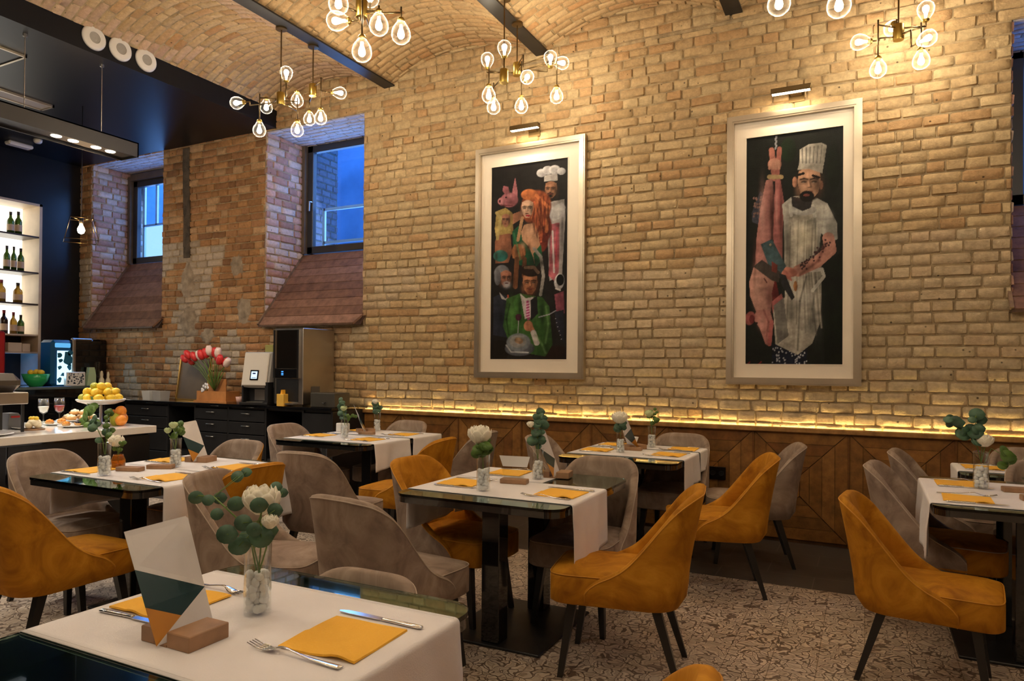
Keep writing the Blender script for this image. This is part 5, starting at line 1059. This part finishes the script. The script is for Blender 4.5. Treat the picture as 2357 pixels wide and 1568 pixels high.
# machines on the back bar
t=empty('blue_lit_fridge',(-9.42,5.46,1.095),0,'small bottle fridge glowing blue-white with dark blots on its door','fridge'); m=MB(); m.box(-.16,.12,-.135,.135,0,.60,0,None,.035); m.build('cabinet',P('blue_case',(.01,.10,.26),.2),t)
m=MB(); m.box(.12,.126,-.07,.115,.02,.46); m.build('lit_door',emit('fridge_glow',(.55,.86,1),1.6),t)
bl=P('dark_print',(.01,.13,.22),.5); m=MB(); rs=random.Random(4)
for cy,cz,ry,rz_ in ((-.045,.40,.022,.03),(-.03,.33,.02,.02),(.06,.36,.04,.075),(.09,.43,.025,.03),(-.04,.24,.018,.02),(.03,.15,.045,.02),(-.04,.08,.02,.025),(.085,.25,.02,.03),(.07,.06,.025,.03)):
    n=14; a0=rs.random()*6; ry*=1.35; rz_*=1.3; v=[(.1275,cy,cz)]+[(.1275,cy+ry*math.cos(2*PI*j/n)*(1+.25*math.sin(3*2*PI*j/n+a0)),cz+rz_*math.sin(2*PI*j/n)*(1+.2*math.sin(2*2*PI*j/n+a0))) for j in range(n)]
    m.add(v,[(0,1+j,1+(j+1)%n) for j in range(n)])
m.build('door_print',bl,t)
m=MB(); m.box(.08,.13,-.10,.10,.50,.56,0,None,.01); m.build('top_light',emit('fridge_top_glow',(.15,.55,1),.9),t)
arealight('fridge_light',(.16,0,.3),(1,0,0),.2,.4,(.25,.65,1),2.0,t)
t=empty('black_coffee_machine',(-9.42,5.82,1.095),0,'large black coffee machine beside the glowing fridge on the back bar','coffee machine'); m=MB(); m.box(-.22,.10,-.22,.255,0,.62,0,None,.02); m.build('case',M['blackpanel'],t); m=MB(); m.box(.10,.13,-.235,-.19,.02,.62,0,None,.01); m.build('side_trim',M['brushed'],t); m=MB(); m.box(.08,.125,-.24,.03,.60,.63,0,None,.01); m.build('top_trim',M['brushed'],t)
def bowl(m,r,h,o): m.lathe([(.001,0),(r*.45,0),(r*.5,.008),(r*.8,h*.4),(r,h),(r*.97,h),(r*.77,h*.42),(r*.46,.016),(.001,.012)],28,o)
m=MB(); bowl(m,.155,.16,(-9.38,5.18,1.095)); o=m.build('fruit_bowl',M['greenbowl'],None,True); tag(o,'bright green bowl of lemons on the back bar','bowl')
def fruit(x,y,z,r,mt,label,cat='lemon',group=None,name='lemon',el=1.22):
    m=MB(); e=Euler((rnd()*3,rnd()*3,rnd()*3)).to_matrix(); m.ball((0,0,0),r,14,sc=(1,1,el),R=e); m.ball(e@Vector((0,0,r*el*.97)),r*.2,8); m.ball(e@Vector((0,0,-r*el*.97)),r*.14,8); o=m.build(name,M[mt],None,True); o.location=(x,y,z); return tag(o,label,cat,group)
i=0
for a,rr,z in ((0,.07,1.20),(1.2,.075,1.20),(2.4,.07,1.20),(3.6,.075,1.20),(4.9,.07,1.225),(.6,.06,1.275),(2.6,.06,1.28),(4.6,.06,1.275)):
    fruit(-9.38+rr*math.cos(a),5.18+rr*math.sin(a),z,.034,'lemon','yellow lemon piled in the green bowl on the back bar','lemon','lemons in the green bowl')
m=MB(); m.box(-9.275,-9.215,5.46,5.71,1.095,1.28,0,None,.008); o=m.build('patterned_box',M['white']); tag(o,'white box with dark blue terrazzo pattern in front of the coffee machine','box')
m=MB(); rs=random.Random(8)
for _ in range(60):
    y=5.48+rs.random()*.21; z=1.115+rs.random()*.145; n=5; a0=rs.random()*6; r=.006+rs.random()*.007
    m.add([(-9.2142,y+r*math.cos(a0+2*PI*j/n),z+r*.8*math.sin(a0+2*PI*j/n)) for j in range(n)],[tuple(range(n))])
m.build('terrazzo_print',P('navy_print',(.01,.03,.06),.5),o)
m=MB(); m.prism([(5.74,1.096),(5.86,1.096),(5.86,1.24),(5.84,1.34),(5.77,1.34)],-9.29,-9.23,0,Matrix(((0,0,1),(1,0,0),(0,1,0)))); o=m.build('green_packet',P('pale_green_pack',(.50,.66,.42),.5)); tag(o,'pale green packet standing between the terrazzo box and cream figurines','packet')
for k,(y,h,r) in enumerate(((5.95,.20,.034),(6.04,.19,.030),(6.0,.0,0))):
    if not h: continue
    t=empty('cream_bottle',(-9.25,y,1.095),0,['plump cream figurine-shaped jar at the end of the back bar','slimmer cream jar right of the plump one'][k],'jar'); m=MB(); m.lathe([(.001,0),(r,0),(r*1.1,h*.2),(r*.95,h*.42),(r*.5,h*.55),(r*.62,h*.75),(r*.4,h*.95),(.001,h)],18); m.build('jar_body',M['cream'],t,True)
t=empty('glass_carafe',(-9.255,5.895,1.095),0,'clear glass carafe standing behind the cream jars on the back bar','carafe'); m=MB(); m.lathe([(.001,0),(.030,0),(.030,.2),(.022,.25),(.034,.32),(.032,.32),(.020,.25),(.027,.2),(.027,.01),(.001,.01)],20); m.build('glass',M['glass'],t,True)
# pastries and fruit on the marble
def plate(x,y,r,label,z=.90,mt='white'):
    m=MB(); m.lathe([(.001,0),(r*.6,0),(r*.65,.004),(r,.014),(r*.99,.017),(r*.62,.008),(.001,.008)],32); o=m.build('plate',M[mt],None,True); o.location=(x,y,z); return tag(o,label,'plate','plates on the marble counter')
plate(-5.30,2.62,.15,'round pale plate nearest the left edge of the marble counter'); plate(-5.62,3.06,.11,'small white plate behind the nearest one on the marble counter'); plate(-5.78,3.36,.10,'white plate holding the orange tartlets'); plate(-5.50,3.32,.11,'white plate of berry tartlets in front of the cake stand'); plate(-6.02,3.68,.17,'oval white plate piled with cream pastries')
def pastry(x,y,z,r,top,label,g='pastries on the marble counter'):
    t=empty('pastry',(x,y,z),0,label,'pastry',g); m=MB(); m.lathe([(.001,0),(r*.8,0),(r,r*.5),(r*.9,r*.55),(.001,r*.4)],14); m.build('crust',M['crust'],t,True); m=MB()
    for k in range(5): a=k*1.26; m.ball((r*.45*math.cos(a),r*.45*math.sin(a),r*.6),r*.36,8)
    m.ball((0,0,r*.75),r*.4,8); m.build('topping',M[top],t,True)
for x,y in ((-5.80,3.31),(-5.75,3.38),(-5.83,3.42)): pastry(x,y,.912,.034,'orange','orange-topped tartlet on the left plate of tartlets')
for x,y,tp in ((-5.53,3.28,'orange'),(-5.48,3.35,'berry'),(-5.54,3.38,'berry')): pastry(x,y,.912,.032,tp,('orange-topped' if tp=='orange' else 'dark berry')+' tartlet on the plate in front of the cake stand')
for k,(x,y,z) in enumerate(((-6.08,3.62,.915),(-6.0,3.60,.915),(-5.94,3.68,.915),(-6.08,3.74,.915),(-5.98,3.76,.915),(-6.05,3.66,.955),(-5.98,3.70,.955))): pastry(x,y,z,.044,'cream','cream-topped pastry in the pile on the oval plate')
m=MB()
t=empty('dessert',(-5.50,3.02,.90),0,'layered cream dessert with yellow fruit on a brown coaster','dessert'); m=MB(); m.lathe([(.001,0),(.075,0),(.078,.006),(.001,.010)],20); m.build('coaster',M['oak'],t,True); m=MB(); [m.ball((random.uniform(-.03,.03),random.uniform(-.03,.03),.03+random.random()*.03),.026,8) for _ in range(9)]; m.build('cream_layers',M['cream'],t,True); m=MB(); [m.ball((random.uniform(-.02,.03),random.uniform(-.02,.02),.085),.016,8) for _ in range(4)]; m.build('fruit_topping',M['lemon'],t,True)
t=empty('cake_stand',(-5.50,3.535,.90),0,'two-tier cake stand with white dish, loaded with lemons','cake stand'); m=MB(); m.lathe([(.001,.165),(.10,.168),(.165,.190),(.178,.205),(.175,.210),(.16,.197),(.10,.176),(.001,.174)],36); m.build('dish',M['white'],t,True); m=MB(); m.lathe([(.001,0),(.06,0),(.06,.006),(.012,.012),(.010,.165),(.001,.165)],18); m.build('foot',M['brushed'],t,True)
rs=random.Random(3); n=0
for ring,(cnt,rr,z) in enumerate(((9,.128,1.122),(5,.068,1.122),(7,.10,1.168),(3,.040,1.172),(3,.052,1.212))):
    for k in range(cnt):
        a=2*PI*k/cnt+ring*.4; mt='lime' if rs.random()<.12 else 'lemon'
        fruit(-5.50+rr*math.cos(a),3.535+rr*math.sin(a),z,.031,mt,'lemon on the white cake stand' if mt=='lemon' else 'greenish lemon on the white cake stand','lemon','lemons on the cake stand')
for k,(x,y,z,r,mt) in enumerate(((-5.36,3.57,.945,.045,'lime'),(-5.42,3.66,.948,.046,'orange'),(-5.28,3.56,.945,.043,'orange'),(-5.50,3.66,.95,.046,'orange'),(-5.36,3.61,1.012,.043,'orange'),(-5.43,3.59,.985,.04,'orange'))): fruit(x,y,z,r,mt,'green-yellow pear-like fruit beside the oranges on the marble counter' if mt=='lime' else 'orange in the pile at the right end of the marble counter','fruit',None if mt=='lime' else 'oranges on the marble counter','orange' if mt=='orange' else 'pear',1.02 if mt=='orange' else 1.25)
sprig((-5.40,3.38,.92),[(-5.42,3.36,.985,.045),(-5.40,3.38,1.03,.05),(-5.44,3.36,.95,.04),(-5.38,3.4,1.06,.035),(-5.45,3.42,1.10,.04),(-5.33,3.38,.94,.035),(-5.36,3.34,.915,.03)],'spray of large green leaves standing before the cake stand','leafG',[(-5.40,3.38,.98),(-5.39,3.39,1.06)],'leaf_spray')
def wineglass(x,y,label,red):
    t=empty('wine_glass',(x,y,.90),0,label,'glass','wine glasses on the marble counter'); m=MB(); m.lathe([(.001,0),(.034,0),(.034,.003),(.004,.006),(.004,.07),(.03,.09),(.042,.13),(.036,.20),(.034,.20),(.040,.13),(.028,.094),(.001,.078)],20); m.build('glass',M['glass'],t,True)
    m=MB(); m.lathe([(.001,.080),(.027,.095),(.038,.13),(.037,.137),(.001,.137)],18); m.build('drink',M['white'] if red else M['red'],t,True)
wineglass(-6.08,3.42,'tulip glass of white dessert at the back of the marble counter',1); wineglass(-6.10,3.56,'dark red wine glass right of the tulip glass',0)
t=empty('espresso_machine',(-5.55,2.76,.90),0,'steel appliance with rounded hood at the left end of the marble counter','appliance'); m=MB(); m.box(-.16,.16,-.3,.17,.20,.285,0,None,.006); m.build('steel_shelf',M['brushed'],t); m=MB(); m.box(-.14,.14,-.3,.15,.285,.42,0,None,.05); m.build('hood',P('dark_hood',(.12,.105,.09),.3,.6),t)
for sx,sy in ((.14,.14),(-.14,.14),(.14,-.28),(-.14,-.28)): m=MB(); m.box(sx-.008,sx+.008,sy-.008,sy+.008,0,.20); m.build('leg',M['blackmatt'],t)
t=empty('card_terminal',(-5.72,2.99,.90),0,'dark grey card terminal on the marble under the steel appliance','card terminal'); m=MB(); m.prism([(-.05,0),(.05,0),(.045,.09),(.02,.12),(-.04,.12)],-.05,.05,0,Matrix(((0,0,1),(1,0,0),(0,1,0)))); m.build('terminal_body',P('grey_plastic',(.10,.10,.11),.35),t); m=MB(); m.box(.0505,.052,-.03,.03,.085,.10); m.build('red_band',M['red'],t)
# ------------------------------------------------------------------ black cabinet along the wall
t=empty('black_sideboard',(-6.9,5.8,0),0,'long black sideboard with drawers and open bays along the brick wall','sideboard')
m=MB(); x0,x1=-2.3,2.05; yf,yb=-.27,.27
m.box(x0,x1,yb-.02,yb,0,.92); 
bays=[-2.3,-1.62,-1.22,-.44,.02,.56,1.13,1.66,2.05]
for x in bays: m.box(x-.012,x+.012,yf,yb-.02,0,.92)
m.box(x0,x1,yf,yb,0,.10); m.box(x0,x1,yf+.02,yb,.90,.925); m.build('carcass',M['blackmatt'],t)
m=MB(); m.box(x0-.02,x1+.02,yf-.03,yb+.01,.925,.955,0,None,.004); m.build('worktop',M['blackpanel'],t)
for i in range(len(bays)-1):
    a,b=bays[i]+.014,bays[i+1]-.014
    if i in (1,3,6):   # open bays with shelves
        for z in (.36,.62): m=MB(); m.box(a,b,yf+.01,yb-.02,z,z+.02); m.build('shelf',M['blackmatt'],t)
        m=MB(); m.box(a,b,yf+.002,yf+.012,.10,.36); m.build('door',M['blackmatt'],t)
    elif i in (0,2,4,5):
        for z0,z1 in ((.11,.36),(.37,.62),(.63,.76),(.77,.895)):
            m=MB(); m.box(a,b,yf-.004,yf+.012,z0,z1,0,None,.003); d=m.build('drawer',M['blackmatt'],t)
            m=MB(); c=(a+b)/2; m.tube([(c-.06,yf-.006,z1-.04),(c-.06,yf-.022,z1-.04),(c+.06,yf-.022,z1-.04),(c+.06,yf-.006,z1-.04)],.004,6); m.build('handle',M['brushed'],d,True)
    else: m=MB(); m.box(a,b,yf-.004,yf+.012,.11,.895,0,None,.003); m.build('door',M['blackmatt'],t)
ZS=.955
for k,(x,mt) in enumerate(((-7.92,M['plastic']),(-7.72,P('light_grey_plastic',(.42,.40,.38),.4)))):
    m=MB(); m.prism([(-.075,-.07),(.075,-.07),(.075,.07),(-.075,.07)],0,.105); me=m; 
    for i in range(4): me.v[i]=(me.v[i][0]*.86,me.v[i][1]*.86,0)
    o=m.build('paper_tub',mt); o.location=(x,5.72,ZS); tag(o,['white tub at the left end of the black sideboard','grey tub with a few sachets beside the white tub'][k],'tub')
t=empty('gold_picture_frame',(-7.27,5.78,ZS),0,'gold edged frame standing on the sideboard, leaning to the wall','frame'); R=Matrix.Rotation(-.14,3,'X')
m=MB(); W_,H_=.27,.52
for a in ((-W_,-W_+.022,0,H_),(W_-.012,W_,0,H_),(-W_,W_,0,.018),(-W_,W_,H_-.008,H_)): m.box(a[0],a[1],-.01,.012,a[2],a[3],0,None,0,R)
m.build('gold_frame',P('gold_leaf',(.55,.33,.08),.3,.9),t); m=MB(); m.box(-W_+.02,W_-.01,0,.006,.015,H_-.008,0,None,0,R); m.build('backing_panel',P('brown_panel',(.12,.085,.05),.4,var=.2,vs=4),t)
t=empty('tulip_box',(-6.70,5.70,ZS),0,'orange wooden box holding the tulips on the sideboard','box'); m=MB()
for a in ((-.24,.24,-.10,-.09,.02,.13),(-.24,.24,.09,.10,.02,.13),(-.24,-.23,-.09,.09,.02,.13),(.23,.24,-.09,.09,.02,.13),(-.27,.27,-.12,.12,0,.02),(-.20,.10,.02,.03,.02,.27)): m.box(*a)
m.build('wooden_box',P('orange_wood',(.48,.20,.06),.45,var=.2,vs=8),t)
m=MB()
for k in range(9): a=k*.7; m.ball((-.1+.05*math.cos(a),-.104,.17+.04*math.sin(a*1.3)),.018,8,sc=(1,.3,1))
m.build('painted_flowers',M['cardw'],t,True)
TR=P('tulip_red',(.62,.03,.03),.45); TW=P('tulip_white',(.80,.62,.55),.5)
rs=random.Random(5)
for k in range(17):
    u=k/16; x=-7.26+.76*u; z=1.44+rs.uniform(-.04,.03)+.065*math.sin(u*PI)+rs.uniform(-.02,.02); y=5.66+rs.uniform(-.05,.05); b=Vector((-6.74,5.68,1.09)); red=(k%3!=1)
    t=empty('tulip',tuple(b),0,('red' if red else 'white')+' tulip in the fan-shaped bunch on the sideboard','flower','tulips on the sideboard'); c=Vector((x,y,z))-b; d=c.normalized(); q=d.to_track_quat('Z','Y').to_matrix()
    m=MB(); m.lathe([(.001,-.052),(.030,-.040),(.041,0),(.036,.04),(.022,.068),(.001,.060)],12,c,R=q); m.build('bloom',TR if red else TW,t,True); m=MB(); m.tube([(0,0,0),tuple(c*.5+Vector((0,0,.05))),tuple(c*.95)],.004,5); m.build('stem',M['stem'],t,True)
for k in range(4): 
    x=-6.86+.09*k; m=MB(); m.grid(lambda a,b,x=x:(-6.74+(x+.02*b+6.74)*b+(a-.5)*.02*math.sin(PI*b),5.69,1.08+.28*b),3,6); o=m.build('tulip_leaf',M['leafG'],None,True); tag(o,'long green tulip leaf in the bunch on the sideboard','leaf','tulip leaves on the sideboard')
# coffee machine with screen
t=empty('coffee_machine',(-5.93,5.68,ZS),.10,'white-fronted bean coffee machine with a glowing touch screen','coffee machine')
m=MB(); m.box(-.19,.19,-.10,.20,0,.56,0,None,.015); m.box(-.19,.19,-.20,.0,.0,.03,0,None,.005); m.box(-.17,-.15,-.18,-.10,.03,.22); m.box(.15,.19,-.19,-.10,.03,.25); m.build('case',M['blackmatt'],t)
Rt=Matrix.Rotation(-.16,3,'X'); m=MB(); m.box(-.17,.165,-.012,.012,0,.36,0,None,.008,Rt,(0,-.185,.21)); m.build('front_panel',P('warm_white_panel',(.62,.57,.50),.3),t)
m=MB(); m.box(-.19,.185,.0,.12,-.01,.38,0,None,.01,Rt,(0,-.178,.205)); m.build('hood',M['grille'],t)
m=MB(); m.box(-.055,.055,-.018,-.012,.06,.17,0,None,0,Rt,(.0,-.185,.21)); sc=m.build('screen_bezel',M['blackpanel'],t); m=MB(); m.box(-.040,.040,-.0195,-.0175,.075,.155,0,None,0,Rt,(.0,-.185,.21)); m.build('screen',emit('screen_glow',(.55,.72,1),1.6),sc)
m=MB(); m.box(-.02,.02,-.0215,-.0195,.125,.14,0,None,0,Rt,(.0,-.185,.21)); m.box(-.03,.03,-.0215,-.0195,.085,.09,0,None,0,Rt,(.0,-.185,.21)); m.build('screen_icons',P('icon_navy',(.02,.03,.09),.4),sc)
m=MB(); m.box(-.10,.12,-.19,-.11,.031,.038); m.box(-.06,.10,-.105,-.10,.05,.17); m.build('drip_tray',M['brushed'],t)
# steel juice dispenser
t=empty('juice_dispenser',(-5.475,5.79,ZS),0,'tall brushed steel drinks dispenser at the right end of the sideboard','drinks dispenser')
m=MB(); m.box(-.20,.205,-.235,.25,.02,.83,0,None,.006); m.box(-.17,.17,-.2,.2,0,.02); m.build('steel_case',M['brushed'],t)
m=MB(); m.box(-.185,.145,-.25,-.235,.40,.81,0,None,.004); m.build('door',P('mirror_steel',(.60,.56,.50),.1,1),t)
m=MB(); m.box(-.19,-.165,-.262,-.235,.30,.81); m.box(.145,.17,-.262,-.235,.30,.81); m.build('edge_trim',M['steel'],t)
m=MB(); m.box(-.165,.145,-.256,-.235,.30,.40,0,None,.003); d=m.build('control_panel',M['blackpanel'],t)
m=MB()
for z in (.365,.345,.33): m.box(-.075,-.05,-.259,-.256,z,z+.008)
m.build('blue_display',emit('blue_digits',(.05,.25,1),3,False),d)
m=MB(); m.box(-.165,.145,-.238,-.234,.05,.29); m.build('dispensing_recess',M['blackmatt'],t); m=MB(); m.box(-.10,.13,-.29,-.235,.02,.035); m.build('drip_tray',M['brushed'],t)
m=MB(); m.box(.206,.208,-.11,.02,.12,.21); m.build('rating_plate',P('dark_plate',(.10,.09,.08),.5),t)
m=MB(); m.box(-.05,.05,-.05,.05,0,.13,0,None,.004); o=m.build('napkin_box',P('yellow_card',(.72,.42,.06),.6)); o.location=(-5.52,5.535,ZS+.0); tag(o,'yellow cardboard box with napkins standing before the steel dispenser','box')
m=MB(); [m.prism([(-.01+.012*k,0),(.004+.012*k,0),(.0+.014*k,.05)],-.03,.03,0,Matrix(((1,0,0),(0,0,1),(0,1,0))),(-.005,0,.125)) for k in range(2)]; m.build('napkin_tips',M['napkin'],o)
t=empty('waste_caddy',(-5.02,5.70,ZS),0,'low dark box beside the steel dispenser at the sideboard end','box'); m=MB(); m.box(-.17,.16,-.12,.12,0,.15,0,None,.006); m.build('box_body',P('dark_olive_box',(.05,.045,.035),.45),t); m=MB(); m.tube([(.0,-.125,.05),(.03,-.135,.04),(.04,-.128,.06)],.006,6); m.build('latch',M['blackmatt'],t)
m=MB(); m.lathe([(.001,0),(.03,0),(.045,.08),(.042,.08),(.028,.006),(.001,.005)],16); o=m.build('paper_cup',P('pink_cup',(.55,.33,.27),.5),None,True); o.location=(-6.24,5.60,ZS); tag(o,'pinkish cup with green leaves left of the bean coffee machine','cup')
m=MB(); m.box(-.06,.06,-.05,.05,0,.10,0,None,.006); o=m.build('tea_tin',P('tea_tin_paint',(.30,.28,.08),.4)); o.location=(-5.88,5.72,ZS+.56); tag(o,'small green and white tin on top of the bean coffee machine','tin')
